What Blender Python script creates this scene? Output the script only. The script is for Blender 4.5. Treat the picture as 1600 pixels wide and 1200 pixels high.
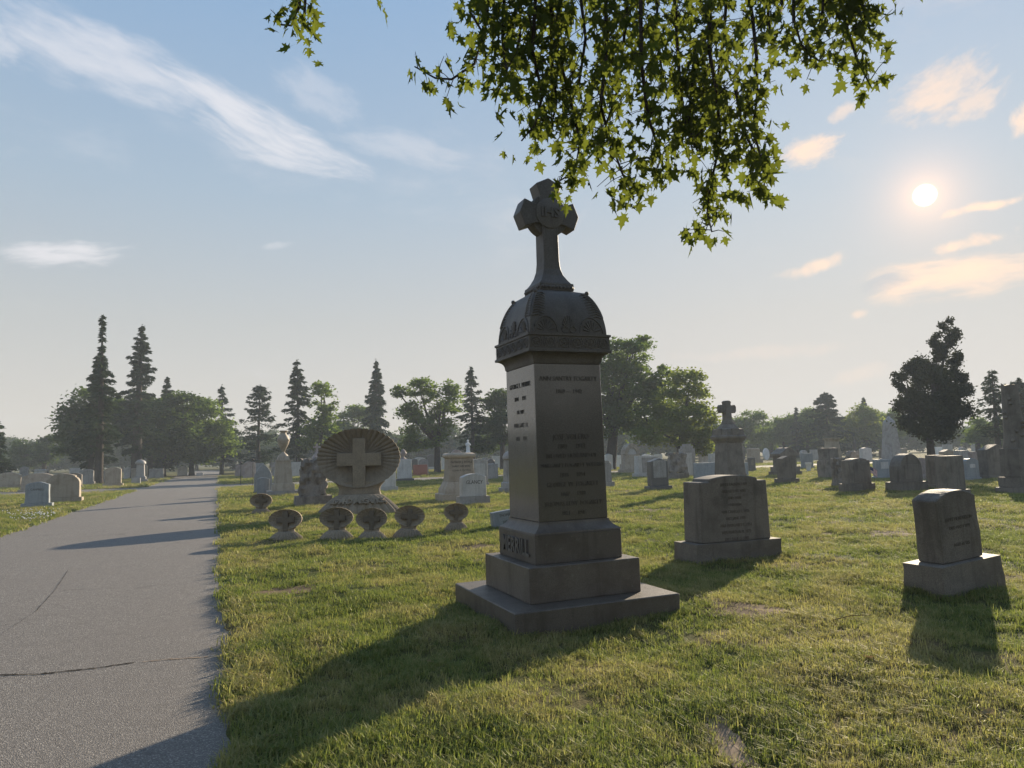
import bpy, bmesh, math, random
import numpy as np
from mathutils import Vector, Matrix, noise

R_ = math.radians
for o in list(bpy.data.objects):
    bpy.data.objects.remove(o, do_unlink=True)
sc = bpy.context.scene
COL = sc.collection

# ------------------------------------------------------------------ camera
F, CAMH, PITCH, ROLL = 1110.0, 1.6, R_(5.708), R_(-1.358)      # photo is 1600 x 1200
cam_d = bpy.data.cameras.new('camera')
cam = bpy.data.objects.new('camera', cam_d)
COL.objects.link(cam)
cam_d.sensor_width = 36.0
cam_d.lens = 36.0 * F / 1600.0
cam_d.clip_start = 0.05
cam_d.clip_end = 6000
cam.location = (0, 0, CAMH)
cam.matrix_world = Matrix.Translation((0, 0, CAMH)) @ Matrix.Rotation(PITCH + math.pi / 2, 4, 'X') @ Matrix.Rotation(ROLL, 4, 'Z')
sc.camera = cam

# ------------------------------------------------------------------ sun + exposure
SUN_AZ, SUN_EL = R_(31.19), R_(17.16)                           # azimuth clockwise from +Y
sun_dir = Vector((math.sin(SUN_AZ) * math.cos(SUN_EL), math.cos(SUN_AZ) * math.cos(SUN_EL), math.sin(SUN_EL)))
sl = bpy.data.lights.new('sun', 'SUN')
sl.energy = 4.6
sl.angle = R_(0.6)
sl.color = (1.0, 0.84, 0.62)
so = bpy.data.objects.new('sun', sl)
so.rotation_euler = sun_dir.to_track_quat('Z', 'Y').to_euler()
so.location = (20, 30, 40)
COL.objects.link(so)
sc.view_settings.view_transform = 'Standard'
sc.view_settings.look = 'None'
sc.view_settings.gamma = 1.0
sc.view_settings.use_curve_mapping = False
sc.view_settings.exposure = 1.12
SKY_STRENGTH = 0.085
sc.cycles.max_bounces = 5
sc.cycles.diffuse_bounces = 3
sc.cycles.glossy_bounces = 2
sc.cycles.transmission_bounces = 3
sc.cycles.transparent_max_bounces = 4
sc.cycles.volume_bounces = 0
sc.cycles.caustics_reflective = False
sc.cycles.caustics_refractive = False

# ------------------------------------------------------------------ node helpers
def nd(t, typ, **kw):
    n = t.nodes.new(typ)
    for k, v in kw.items():
        if k.startswith('i_'):
            key = k[2:]
            n.inputs[int(key) if key.isdigit() else key].default_value = v
        else:
            setattr(n, k, v)
    return n
def lk(t, a, b): t.links.new(a, b)
def math_n(t, op, a, b=None, clamp=False):
    n = nd(t, 'ShaderNodeMath', operation=op, use_clamp=clamp)
    for i, v in enumerate((a, b)):
        if v is None: continue
        if hasattr(v, 'type') and hasattr(v, 'node'): lk(t, v, n.inputs[i])
        else: n.inputs[i].default_value = v
    return n.outputs[0]
def mix_c(t, fac, a, b, blend='MIX'):
    n = nd(t, 'ShaderNodeMix', data_type='RGBA', blend_type=blend)
    for i, v in ((0, fac), (6, a), (7, b)):
        if hasattr(v, 'node'): lk(t, v, n.inputs[i])
        elif i == 0: n.inputs[0].default_value = v
        else: n.inputs[i].default_value = (*v, 1) if len(v) == 3 else v
    return n.outputs[2]
def ramp(t, fac, stops):
    n = nd(t, 'ShaderNodeValToRGB')
    e = n.color_ramp.elements
    while len(e) < len(stops): e.new(0.5)
    for q, (p, c) in zip(e, stops):
        q.position = p
        q.color = (*c, 1) if len(c) == 3 else c
    lk(t, fac, n.inputs[0])
    return n.outputs[0]
def noise_n(t, vec, scale, detail=3, rough=0.55, dist=0.0):
    n = nd(t, 'ShaderNodeTexNoise')
    n.inputs['Scale'].default_value = scale
    n.inputs['Detail'].default_value = detail
    n.inputs['Roughness'].default_value = rough
    n.inputs['Distortion'].default_value = dist
    if vec is not None: lk(t, vec, n.inputs['Vector'])
    return n.outputs[0]
def smooth(t, v, a, b, lo=0.0, hi=1.0):
    n = nd(t, 'ShaderNodeMapRange', interpolation_type='SMOOTHSTEP')
    lk(t, v, n.inputs[0])
    n.inputs[1].default_value = a; n.inputs[2].default_value = b
    n.inputs[3].default_value = lo; n.inputs[4].default_value = hi
    return n.outputs[0]

# ------------------------------------------------------------------ world: Nishita sky, thin clouds, the sun's disc
def ray(px, py):
    X, Y = px - 800.0, py - 600.0
    u = X * math.cos(ROLL) + Y * math.sin(ROLL)
    v = -X * math.sin(ROLL) + Y * math.cos(ROLL)
    c, s = math.cos(PITCH), math.sin(PITCH)
    return Vector((u / F, c + v / F * s, s - v / F * c))
def azel(px, py):
    d = ray(px, py).normalized()
    return math.atan2(d.x, d.y), math.asin(d.z)

world = bpy.data.worlds.new('World')
sc.world = world
world.use_nodes = True
world.cycles.sampling_method = 'MANUAL'
world.cycles.sample_map_resolution = 512
wt = world.node_tree
wt.nodes.clear()
w_out = nd(wt, 'ShaderNodeOutputWorld')
bg = nd(wt, 'ShaderNodeBackground')
bg.inputs[1].default_value = SKY_STRENGTH
lk(wt, bg.outputs[0], w_out.inputs[0])
sky = nd(wt, 'ShaderNodeTexSky', sky_type='NISHITA')
sky.sun_disc = False
sky.sun_elevation = SUN_EL
sky.sun_rotation = SUN_AZ
sky.altitude = 50
sky.air_density = 1.0
sky.dust_density = 1.0
sky.ozone_density = 1.6
tc = nd(wt, 'ShaderNodeTexCoord')
sep = nd(wt, 'ShaderNodeSeparateXYZ')
nv = nd(wt, 'ShaderNodeVectorMath', operation='NORMALIZE')
lk(wt, tc.outputs['Generated'], nv.inputs[0])
lk(wt, nv.outputs[0], sep.inputs[0])
az = math_n(wt, 'ARCTAN2', sep.outputs[0], sep.outputs[1])
el = math_n(wt, 'ARCSINE', sep.outputs[2])
comb = nd(wt, 'ShaderNodeCombineXYZ')
lk(wt, az, comb.inputs[0]); lk(wt, el, comb.inputs[1])
# the hazy summer air: compress the range of the clear-sky model toward a pale veil
veil = ramp(wt, math_n(wt, 'DIVIDE', el, 1.2), [(0.0, (4.7, 4.1, 3.65)), (0.15, (3.75, 3.7, 3.6)), (0.29, (2.75, 3.45, 4.2)), (0.51, (1.7, 2.9, 4.6)), (1.0, (1.0, 1.9, 3.6))])
comp_a = nd(wt, 'ShaderNodeVectorMath', operation='MULTIPLY_ADD')
lk(wt, sky.outputs[0], comp_a.inputs[0]); comp_a.inputs[1].default_value = (0.22,) * 3; comp_a.inputs[2].default_value = (1, 1, 1)
comp_d = nd(wt, 'ShaderNodeVectorMath', operation='DIVIDE')
lk(wt, sky.outputs[0], comp_d.inputs[0]); lk(wt, comp_a.outputs[0], comp_d.inputs[1])
skyc = mix_c(wt, 0.62, comp_d.outputs[0], veil)
# warp for wisps
wn = nd(wt, 'ShaderNodeTexNoise')
wn.inputs['Scale'].default_value = 7.0; wn.inputs['Detail'].default_value = 5
lk(wt, comb.outputs[0], wn.inputs['Vector'])
wsub = nd(wt, 'ShaderNodeVectorMath', operation='SUBTRACT'); wsub.inputs[1].default_value = (0.5, 0.5, 0.5)
lk(wt, wn.outputs[1], wsub.inputs[0])
wsc = nd(wt, 'ShaderNodeVectorMath', operation='SCALE'); wsc.inputs[3].default_value = 0.04
lk(wt, wsub.outputs[0], wsc.inputs[0])
wadd = nd(wt, 'ShaderNodeVectorMath', operation='ADD')
lk(wt, comb.outputs[0], wadd.inputs[0]); lk(wt, wsc.outputs[0], wadd.inputs[1])
warped = wadd.outputs[0]
shared_n = noise_n(wt, warped, 42, 4, 0.62)
def cloud(x0, y0, x1, y1, wpx, strength, soft=0.15, sc_=2.0):
    a0, e0 = azel(x0, y0); a1, e1 = azel(x1, y1)
    L = math.hypot(a1 - a0, e1 - e0) / 2
    m = nd(wt, 'ShaderNodeMapping', vector_type='TEXTURE')
    m.inputs['Location'].default_value = ((a0 + a1) / 2, (e0 + e1) / 2, 0)
    m.inputs['Rotation'].default_value = (0, 0, math.atan2(e1 - e0, a1 - a0))
    m.inputs['Scale'].default_value = (L, wpx / F, 1)
    lk(wt, warped, m.inputs['Vector'])
    ln = nd(wt, 'ShaderNodeVectorMath', operation='LENGTH')
    lk(wt, m.outputs[0], ln.inputs[0])
    e = smooth(wt, ln.outputs[1], 1.05, soft, 0.0, 1.0)
    of = nd(wt, 'ShaderNodeVectorMath', operation='ADD'); of.inputs[1].default_value = (x0 * .37, y0 * .21, 0)
    lk(wt, m.outputs[0], of.inputs[0])
    n = noise_n(wt, of.outputs[0], sc_, 4, 0.62, 0.0) if wpx > 16 else shared_n
    # the body stays while its edge is eaten by the noise
    q = math_n(wt, 'ADD', math_n(wt, 'MULTIPLY', e, 0.95), math_n(wt, 'MULTIPLY', math_n(wt, 'SUBTRACT', n, 0.5), 1.7))
    return math_n(wt, 'MULTIPLY', math_n(wt, 'MULTIPLY', smooth(wt, q, 0.15, 1.15), smooth(wt, e, 0.0, 0.25)), strength)
parts = [cloud(-160, -90, 420, 210, 62, .75), cloud(130, 40, 640, 292, 46, .95), cloud(250, 170, 620, 282, 34, .8), cloud(400, 90, 600, 190, 46, .35),
         cloud(480, 190, 780, 258, 40, .42), cloud(-80, 408, 240, 384, 26, .95, .1), cloud(-90, 10, 90, 105, 36, .6), cloud(400, 385, 470, 374, 10, .35),
         cloud(1350, 205, 1590, 70, 46, .85, .15, 2.8), cloud(1195, 262, 1340, 212, 34, 1.1, .1, 2.2), cloud(1285, 192, 1355, 148, 16, .7), cloud(1440, 200, 1610, 110, 30, .7, .15, 2.6),
         cloud(1565, 222, 1650, 150, 30, 1.0), cloud(1430, 352, 1650, 272, 10, 1.2, .1), cloud(1190, 444, 1355, 388, 15, 1.0, .1), cloud(1280, 470, 1760, 378, 44, 1.25, .1),
         cloud(1410, 410, 1620, 340, 14, 1.1, .1), cloud(1320, 502, 1370, 484, 10, .7), cloud(1000, 560, 1420, 535, 14, .25), cloud(1270, 600, 1420, 570, 16, .3)]
belly = cloud(1325, 458, 1450, 436, 20, 1.0, .1)
# the same thin wisps carry on over the rest of the sky
mp = nd(wt, 'ShaderNodeMapping'); mp.inputs['Scale'].default_value = (1.6, 4.0, 1.0); mp.inputs['Location'].default_value = (3.3, 1.7, 0)
lk(wt, warped, mp.inputs['Vector'])
gen = smooth(wt, noise_n(wt, mp.outputs[0], 1.7, 6, 0.6), 0.56, 0.80, 0.0, 0.35)
tot = gen
for p in parts: tot = math_n(wt, 'MAXIMUM', tot, p)
dotn = nd(wt, 'ShaderNodeVectorMath', operation='DOT_PRODUCT'); dotn.inputs[1].default_value = sun_dir
lk(wt, nv.outputs[0], dotn.inputs[0])
ang = math_n(wt, 'ARCCOSINE', dotn.outputs['Value'])
near_sun = smooth(wt, ang, R_(42), R_(6))
cl_col = mix_c(wt, near_sun, (5.0, 4.85, 5.0), (6.6, 4.9, 3.7))
skyc = mix_c(wt, math_n(wt, 'MULTIPLY', tot, 0.75, True), skyc, cl_col)
skyc = mix_c(wt, math_n(wt, 'MULTIPLY', belly, 0.6), skyc, (3.2, 3.3, 3.5))
# the sun's disc and the bright air close around it
glow = math_n(wt, 'POWER', 2.718, math_n(wt, 'MULTIPLY', ang, -1 / R_(1.5)))
disc = smooth(wt, ang, R_(0.78), R_(0.38))
skyc = mix_c(wt, 1.0, skyc, mix_c(wt, glow, (0, 0, 0), (5.0, 2.4, 0.8)), 'ADD')
skyc = mix_c(wt, 1.0, skyc, mix_c(wt, disc, (0, 0, 0), (60, 50, 34)), 'ADD')
lk(wt, skyc, bg.inputs[0])

# ------------------------------------------------------------------ geometry of the place
GRID = R_(22.4)                     # the plots and both lanes follow one grid, turned 22.4 degrees
AX = Vector((math.cos(GRID), math.sin(GRID), 0)); BX = Vector((-math.sin(GRID), math.cos(GRID), 0))
def G(px, py, z=0.0):
    d = ray(px, py)
    k = (z - CAMH) / d.z
    return Vector((d.x * k, d.y * k, z))
def PX(px, py, depth):              # point on the ray of a pixel at forward distance depth
    d = ray(px, py)
    return Vector((d.x, d.y, d.z)) * (depth / d.y) + Vector((0, 0, CAMH))
def ztop(p, px, py):                # height at which a vertical through p meets the pixel row
    d = ray(px, py)
    return CAMH + d.z * (p.y / d.y)

def ab(x, y): return x * AX.x + y * AX.y, x * BX.x + y * BX.y
ROAD_A0, ROAD_A1, CROSS_B0, CROSS_B1 = -4.62, 0.04, 47.6, 54.6
def road_dist(x, y):
    """signed distance to the lanes, negative on asphalt (numpy)"""
    a, b = ab(x, y)
    wob = 0.03 * np.sin(b * 1.3 + 1 + 2 * np.sin(b * .37)) + 0.03 * np.sin(b * 4.1 + 1.7 * np.sin(b * .9)) + 0.025 * np.sin(b * 11.7 + 3 * np.sin(b * 1.7))
    d1 = np.maximum(a - ROAD_A1, ROAD_A0 - a) + wob
    wob2 = 0.10 * np.sin(a * 1.1) + 0.05 * np.sin(a * 3.7)
    d2 = np.maximum(b - CROSS_B1, CROSS_B0 - b) + wob2
    # rounded corner where the two lanes meet
    d = np.minimum(d1, d2)
    return d
def hgt(x, y):
    d = road_dist(x, y)
    t = np.clip((d + 0.04) / 0.12, 0, 1); t = t * t * (3 - 2 * t)
    base = -0.05 + 0.085 * t
    r = np.sqrt(x * x + y * y)
    und = 0.018 * np.sin(x * 1.9 + 0.6 * y) + 0.016 * np.sin(y * 2.7 - 0.9 * x + 2) + 0.012 * np.sin(x * 4.1 + y * 3.3) + 0.010 * np.sin(5.7 * y - 4.3 * x)
    return base + und * np.clip((d - 0.05) / 0.5, 0, 1) * np.clip(2 - r / 60, 0, 1)
def h1(x, y): return float(hgt(np.array([x]), np.array([y]))[0])

def mesh_np(name, V, faces_idx, nper):
    me = bpy.data.meshes.new(name)
    nv_, nf = len(V), len(faces_idx) // nper
    me.vertices.add(nv_); me.vertices.foreach_set('co', np.asarray(V, np.float32).ravel())
    me.loops.add(nf * nper); me.loops.foreach_set('vertex_index', np.asarray(faces_idx, np.int32).ravel())
    me.polygons.add(nf)
    me.polygons.foreach_set('loop_start', np.arange(0, nf * nper, nper, dtype=np.int32))
    me.update(calc_edges=True)
    me.validate()
    return me
def link(name, me, m=None, parent=None):
    o = bpy.data.objects.new(name, me)
    COL.objects.link(o)
    if m is not None and not me.materials: me.materials.append(m)
    if parent is not None: o.parent = parent
    return o
def empty(name, loc, rz=0.0):
    o = bpy.data.objects.new(name, None)
    o.empty_display_size = 0.2
    o.location = loc; o.rotation_euler = (0, 0, rz)
    COL.objects.link(o)
    return o
def tag(o, label, cat, group=None):
    o['label'] = label; o['category'] = cat
    if group: o['group'] = group
    return o

# ------------------------------------------------------------------ materials
def new_mat(name):
    m = bpy.data.materials.new(name)
    m.use_nodes = True
    t = m.node_tree
    t.nodes.clear()
    out = nd(t, 'ShaderNodeOutputMaterial')
    return m, t, out
def stone_mat(name, c, rough=0.6, stain=(0.5, 0.5, 0.5), stain_amt=0.5, grain=90.0, bump=0.25, spec=0.5, lichen=0.0):
    m, t, out = new_mat(name)
    p = nd(t, 'ShaderNodeBsdfPrincipled')
    co = nd(t, 'ShaderNodeTexCoord').outputs['Object']
    oi = nd(t, 'ShaderNodeObjectInfo')
    n1 = noise_n(t, co, grain, 3, 0.7)
    n2 = noise_n(t, co, 2.3, 5, 0.65)
    mpn = nd(t, 'ShaderNodeMapping'); mpn.inputs['Scale'].default_value = (5.0, 5.0, 0.55)
    lk(t, co, mpn.inputs['Vector'])
    n3 = noise_n(t, mpn.outputs[0], 1.6, 5, 0.6)                      # rain streaks
    dk = tuple(v * 0.62 for v in c); lt = tuple(min(1, v * 1.42) for v in c)
    col = ramp(t, n1, [(0.30, dk), (0.5, c), (0.72, lt)])
    st = tuple(c[i] * stain[i] for i in range(3))
    f = math_n(t, 'MULTIPLY', smooth(t, n2, 0.42, 0.68), stain_amt)
    col = mix_c(t, f, col, st)
    f3 = math_n(t, 'MULTIPLY', smooth(t, n3, 0.5, 0.72), stain_amt * 0.7)
    col = mix_c(t, f3, col, tuple(v * 0.6 for v in st))
    if lichen > 0:
        vor = noise_n(t, co, 14, 4, 0.75)
        col = mix_c(t, math_n(t, 'MULTIPLY', smooth(t, vor, 0.60, 0.70), lichen), col, (0.26, 0.26, 0.20))
    hv = nd(t, 'ShaderNodeHueSaturation')
    lk(t, col, hv.inputs['Color'])
    rv = nd(t, 'ShaderNodeMapRange'); lk(t, oi.outputs['Random'], rv.inputs[0]); rv.inputs[3].default_value = 0.86; rv.inputs[4].default_value = 1.14
    lk(t, rv.outputs[0], hv.inputs['Value'])
    lk(t, hv.outputs[0], p.inputs['Base Color'])
    rr = nd(t, 'ShaderNodeMapRange'); lk(t, n2, rr.inputs[0]); rr.inputs[3].default_value = max(0.05, rough - 0.1); rr.inputs[4].default_value = min(1, rough + 0.12)
    lk(t, rr.outputs[0], p.inputs['Roughness'])
    p.inputs['Specular IOR Level'].default_value = spec
    b = nd(t, 'ShaderNodeBump'); b.inputs['Strength'].default_value = bump; b.inputs['Distance'].default_value = 0.01
    lk(t, math_n(t, 'ADD', n1, math_n(t, 'MULTIPLY', n2, 2.0)), b.inputs['Height'])
    lk(t, b.outputs[0], p.inputs['Normal'])
    lk(t, p.outputs[0], out.inputs[0])
    return m
def plain_mat(name, c, rough=0.7, spec=0.3):
    m, t, out = new_mat(name)
    p = nd(t, 'ShaderNodeBsdfPrincipled')
    co = nd(t, 'ShaderNodeTexCoord').outputs['Object']
    n = noise_n(t, co, 18, 4, 0.6)
    lk(t, ramp(t, n, [(0.3, tuple(v * 0.75 for v in c)), (0.7, tuple(min(1, v * 1.25) for v in c))]), p.inputs['Base Color'])
    p.inputs['Roughness'].default_value = rough
    p.inputs['Specular IOR Level'].default_value = spec
    lk(t, p.outputs[0], out.inputs[0])
    return m
def leaf_mat(name, c, c2, trans=0.5, clump=0.5, tcol=None, gloss=0.0):
    """leaf: diffuse + light passing through, each leaf and each clump a little different"""
    m, t, out = new_mat(name)
    g = nd(t, 'ShaderNodeNewGeometry')
    co = nd(t, 'ShaderNodeTexCoord').outputs['Object']
    n = noise_n(t, co, clump, 3, 0.6)
    a = math_n(t, 'ADD', math_n(t, 'MULTIPLY', g.outputs['Random Per Island'], 0.55), math_n(t, 'MULTIPLY', smooth(t, n, 0.3, 0.7), 0.45))
    oi = nd(t, 'ShaderNodeObjectInfo')
    a = math_n(t, 'ADD', math_n(t, 'MULTIPLY', a, 0.75), math_n(t, 'MULTIPLY', oi.outputs['Random'], 0.25))
    col = mix_c(t, a, c, c2)
    tcx = mix_c(t, 0.5, col, tcol) if tcol else col
    d = nd(t, 'ShaderNodeBsdfDiffuse'); lk(t, col, d.inputs[0])
    tr = nd(t, 'ShaderNodeBsdfTranslucent'); lk(t, tcx, tr.inputs[0])
    mx = nd(t, 'ShaderNodeMixShader'); mx.inputs[0].default_value = trans
    lk(t, d.outputs[0], mx.inputs[1]); lk(t, tr.outputs[0], mx.inputs[2])
    last = mx.outputs[0]
    if gloss:
        gl = nd(t, 'ShaderNodeBsdfGlossy'); gl.inputs['Roughness'].default_value = 0.45
        m2 = nd(t, 'ShaderNodeMixShader'); m2.inputs[0].default_value = gloss
        lk(t, last, m2.inputs[1]); lk(t, gl.outputs[0], m2.inputs[2]); last = m2.outputs[0]
    lk(t, last, out.inputs[0])
    return m
def ground_color(t, pos):
    """lawn colour by place: green, straw-dry and bare patches"""
    n1 = noise_n(t, pos, 0.55, 4, 0.6)
    n2 = noise_n(t, pos, 2.1, 4, 0.65)
    n3 = noise_n(t, pos, 0.16, 3, 0.5)
    dry = math_n(t, 'ADD', math_n(t, 'MULTIPLY', n1, 0.6), math_n(t, 'ADD', math_n(t, 'MULTIPLY', n2, 0.35), math_n(t, 'MULTIPLY', n3, 0.25)))
    return smooth(t, dry, 0.535, 0.69), n2
def lawn_mat():
    m, t, out = new_mat('lawn soil')
    p = nd(t, 'ShaderNodeBsdfPrincipled')
    pos = nd(t, 'ShaderNodeNewGeometry').outputs['Position']
    dry, n2 = ground_color(t, pos)
    nf = noise_n(t, pos, 38, 4, 0.7)
    gr = ramp(t, nf, [(0.3, (0.030, 0.045, 0.010)), (0.7, (0.085, 0.105, 0.022))])
    br = ramp(t, nf, [(0.3, (0.085, 0.065, 0.030)), (0.7, (0.22, 0.17, 0.08))])
    col = mix_c(t, dry, gr, br)
    lk(t, col, p.inputs['Base Color'])
    p.inputs['Roughness'].default_value = 0.95
    p.inputs['Specular IOR Level'].default_value = 0.1
    b = nd(t, 'ShaderNodeBump'); b.inputs['Strength'].default_value = 0.8; b.inputs['Distance'].default_value = 0.05
    lk(t, nf, b.inputs['Height']); lk(t, b.outputs[0], p.inputs['Normal'])
    lk(t, p.outputs[0], out.inputs[0])
    return m
def grass_mat():
    m, t, out = new_mat('grass blades')
    g = nd(t, 'ShaderNodeNewGeometry')
    dry, n2 = ground_color(t, g.outputs['Position'])
    rnd = g.outputs['Random Per Island']
    at = nd(t, 'ShaderNodeAttribute', attribute_name='tint', attribute_type='INSTANCER')
    green = mix_c(t, rnd, (0.058, 0.105, 0.018), (0.15, 0.195, 0.036))
    straw = mix_c(t, rnd, (0.28, 0.22, 0.085), (0.50, 0.40, 0.18))
    f = math_n(t, 'ADD', math_n(t, 'MULTIPLY', dry, 0.75), math_n(t, 'MULTIPLY', math_n(t, 'GREATER_THAN', rnd, 0.86), 0.35), True)
    f = math_n(t, 'ADD', f, math_n(t, 'MULTIPLY', math_n(t, 'SUBTRACT', at.outputs['Fac'], 0.5), 0.35), True)
    col = mix_c(t, f, green, straw)
    d = nd(t, 'ShaderNodeBsdfDiffuse'); lk(t, col, d.inputs[0])
    tr = nd(t, 'ShaderNodeBsdfTranslucent')
    lk(t, mix_c(t, 0.4, col, (0.36, 0.45, 0.07)), tr.inputs[0])
    mx = nd(t, 'ShaderNodeMixShader'); mx.inputs[0].default_value = 0.45
    lk(t, d.outputs[0], mx.inputs[1]); lk(t, tr.outputs[0], mx.inputs[2])
    gl = nd(t, 'ShaderNodeBsdfGlossy'); gl.inputs['Roughness'].default_value = 0.5; gl.inputs[0].default_value = (1, 1, 0.9, 1)
    m2 = nd(t, 'ShaderNodeMixShader'); m2.inputs[0].default_value = 0.03
    lk(t, mx.outputs[0], m2.inputs[1]); lk(t, gl.outputs[0], m2.inputs[2])
    lk(t, m2.outputs[0], out.inputs[0])
    return m
def asphalt_mat():
    m, t, out = new_mat('worn asphalt')
    p = nd(t, 'ShaderNodeBsdfPrincipled')
    pos = nd(t, 'ShaderNodeNewGeometry').outputs['Position']
    v = nd(t, 'ShaderNodeTexVoronoi', feature='F1'); v.inputs['Scale'].default_value = 150
    lk(t, pos, v.inputs['Vector'])
    nbig = noise_n(t, pos, 0.5, 5, 0.6)
    nmid = noise_n(t, pos, 6, 4, 0.65)
    cs = nd(t, 'ShaderNodeSeparateColor'); lk(t, v.outputs['Color'], cs.inputs[0])
    agg = ramp(t, cs.outputs[0], [(0.0, (0.085, 0.077, 0.070)), (0.55, (0.160, 0.147, 0.135)), (0.86, (0.225, 0.207, 0.190)), (0.97, (0.42, 0.39, 0.35))])
    col = mix_c(t, smooth(t, nbig, 0.35, 0.7), agg, (0.165, 0.148, 0.135))
    col = mix_c(t, 0.45, col, agg)
    col = mix_c(t, math_n(t, 'MULTIPLY', smooth(t, nmid, 0.5, 0.75), 0.35), col, (0.10, 0.091, 0.083))
    # sealed seams and worn places with a shape of their own
    nst = noise_n(t, pos, 0.9, 6, 0.7, 1.8)
    col = mix_c(t, math_n(t, 'MULTIPLY', smooth(t, nst, 0.60, 0.68), 0.42), col, (0.080, 0.073, 0.067))
    nsd = noise_n(t, pos, 2.2, 5, 0.7, 0.6)
    col = mix_c(t, math_n(t, 'MULTIPLY', smooth(t, nsd, 0.64, 0.78), 0.35), col, (0.19, 0.16, 0.13))
    lk(t, col, p.inputs['Base Color'])
    p.inputs['Roughness'].default_value = 0.82
    p.inputs['Specular IOR Level'].default_value = 0.35
    b = nd(t, 'ShaderNodeBump'); b.inputs['Strength'].default_value = 0.55; b.inputs['Distance'].default_value = 0.006
    lk(t, v.outputs['Distance'], b.inputs['Height']); lk(t, b.outputs[0], p.inputs['Normal'])
    lk(t, p.outputs[0], out.inputs[0])
    return m

M_LAWN, M_GRASS, M_ASPH = lawn_mat(), grass_mat(), asphalt_mat()
M_CRACK = plain_mat('dark crack', (0.012, 0.011, 0.010), 0.95, 0.1)  # near-black tone of the thin crack strips laid on the asphalt
M_SAND = plain_mat('dry sand', (0.25, 0.19, 0.14), 0.95, 0.1)
M_SOIL = plain_mat('dry brown soil', (0.15, 0.105, 0.065), 0.95, 0.1)
M_MERR = stone_mat('polished brown granite', (0.090, 0.081, 0.073), 0.14, (0.75, 0.72, 0.7), 0.35, 160, 0.012, 0.45)
for _n in M_MERR.node_tree.nodes:
    if _n.type == 'BSDF_PRINCIPLED':
        _n.inputs['Coat Weight'].default_value = 0.55; _n.inputs['Coat Roughness'].default_value = 0.13; _n.inputs['Coat IOR'].default_value = 1.5
M_MERRH = stone_mat('hammered brown granite', (0.112, 0.093, 0.078), 0.5, (0.6, 0.55, 0.5), 0.75, 130, 0.3, 0.5, 0.22)
M_MERRC = stone_mat('carved weathered granite', (0.128, 0.115, 0.107), 0.55, (0.6, 0.58, 0.55), 0.6, 110, 0.25, 0.4)
M_LET = plain_mat('cut letters dark', (0.055, 0.05, 0.045), 0.9, 0.2)
M_LETL = plain_mat('cut letters on polished face', (0.075, 0.068, 0.062), 0.7, 0.4)
M_LETM = plain_mat('cut letters dull', (0.066, 0.058, 0.052), 0.8, 0.25)
M_LETB = plain_mat('cut letters worn', (0.105, 0.09, 0.076), 0.9, 0.2)
M_SHELL = stone_mat('tan weathered sandstone', (0.255, 0.208, 0.152), 0.85, (0.62, 0.6, 0.58), 0.45, 70, 0.35, 0.25, 0.25)
M_SHELLD = stone_mat('dark sandstone', (0.135, 0.110, 0.082), 0.9, (0.6, 0.58, 0.56), 0.5, 70, 0.35, 0.2, 0.2)  # deeper sandstone tone, used for the crosses of the small shells
STONES = {
    'grey': stone_mat('grey granite', (0.33, 0.315, 0.30), 0.6, (0.55, 0.52, 0.48), 0.6, 90, 0.3),
    'light': stone_mat('pale granite', (0.50, 0.485, 0.465), 0.6, (0.6, 0.58, 0.55), 0.5, 90, 0.25),
    'white': stone_mat('white marble', (0.66, 0.67, 0.67), 0.5, (0.7, 0.7, 0.68), 0.4, 40, 0.15),
    'blue': stone_mat('blue grey granite', (0.26, 0.285, 0.305), 0.5, (0.6, 0.6, 0.6), 0.5, 90, 0.2),
    'tan': stone_mat('tan granite', (0.36, 0.305, 0.24), 0.65, (0.6, 0.56, 0.5), 0.55, 90, 0.3),
    'brown': stone_mat('brown weathered granite', (0.175, 0.153, 0.130), 0.7, (0.5, 0.5, 0.48), 0.7, 80, 0.35, 0.4, 0.3),
    'dark': stone_mat('dark granite', (0.12, 0.116, 0.116), 0.35, (0.7, 0.7, 0.7), 0.4, 110, 0.12),
    'red': stone_mat('red granite', (0.30, 0.115, 0.085), 0.4, (0.7, 0.65, 0.6), 0.4, 110, 0.12),
    'rock': stone_mat('rough quarried rock', (0.235, 0.21, 0.185), 0.9, (0.45, 0.44, 0.42), 0.8, 45, 0.7, 0.25, 0.45),
    'pink': stone_mat('rosy grey granite', (0.32, 0.265, 0.245), 0.65, (0.6, 0.55, 0.52), 0.6, 80, 0.4),
}
M_IRON = plain_mat('black iron', (0.02, 0.02, 0.02), 0.5, 0.4)
M_BARK = stone_mat('grey bark', (0.075, 0.064, 0.055), 0.95, (0.6, 0.6, 0.6), 0.6, 14, 0.9, 0.1)
M_TWIG = plain_mat('dark twig', (0.035, 0.026, 0.020), 0.9, 0.15)

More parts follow.
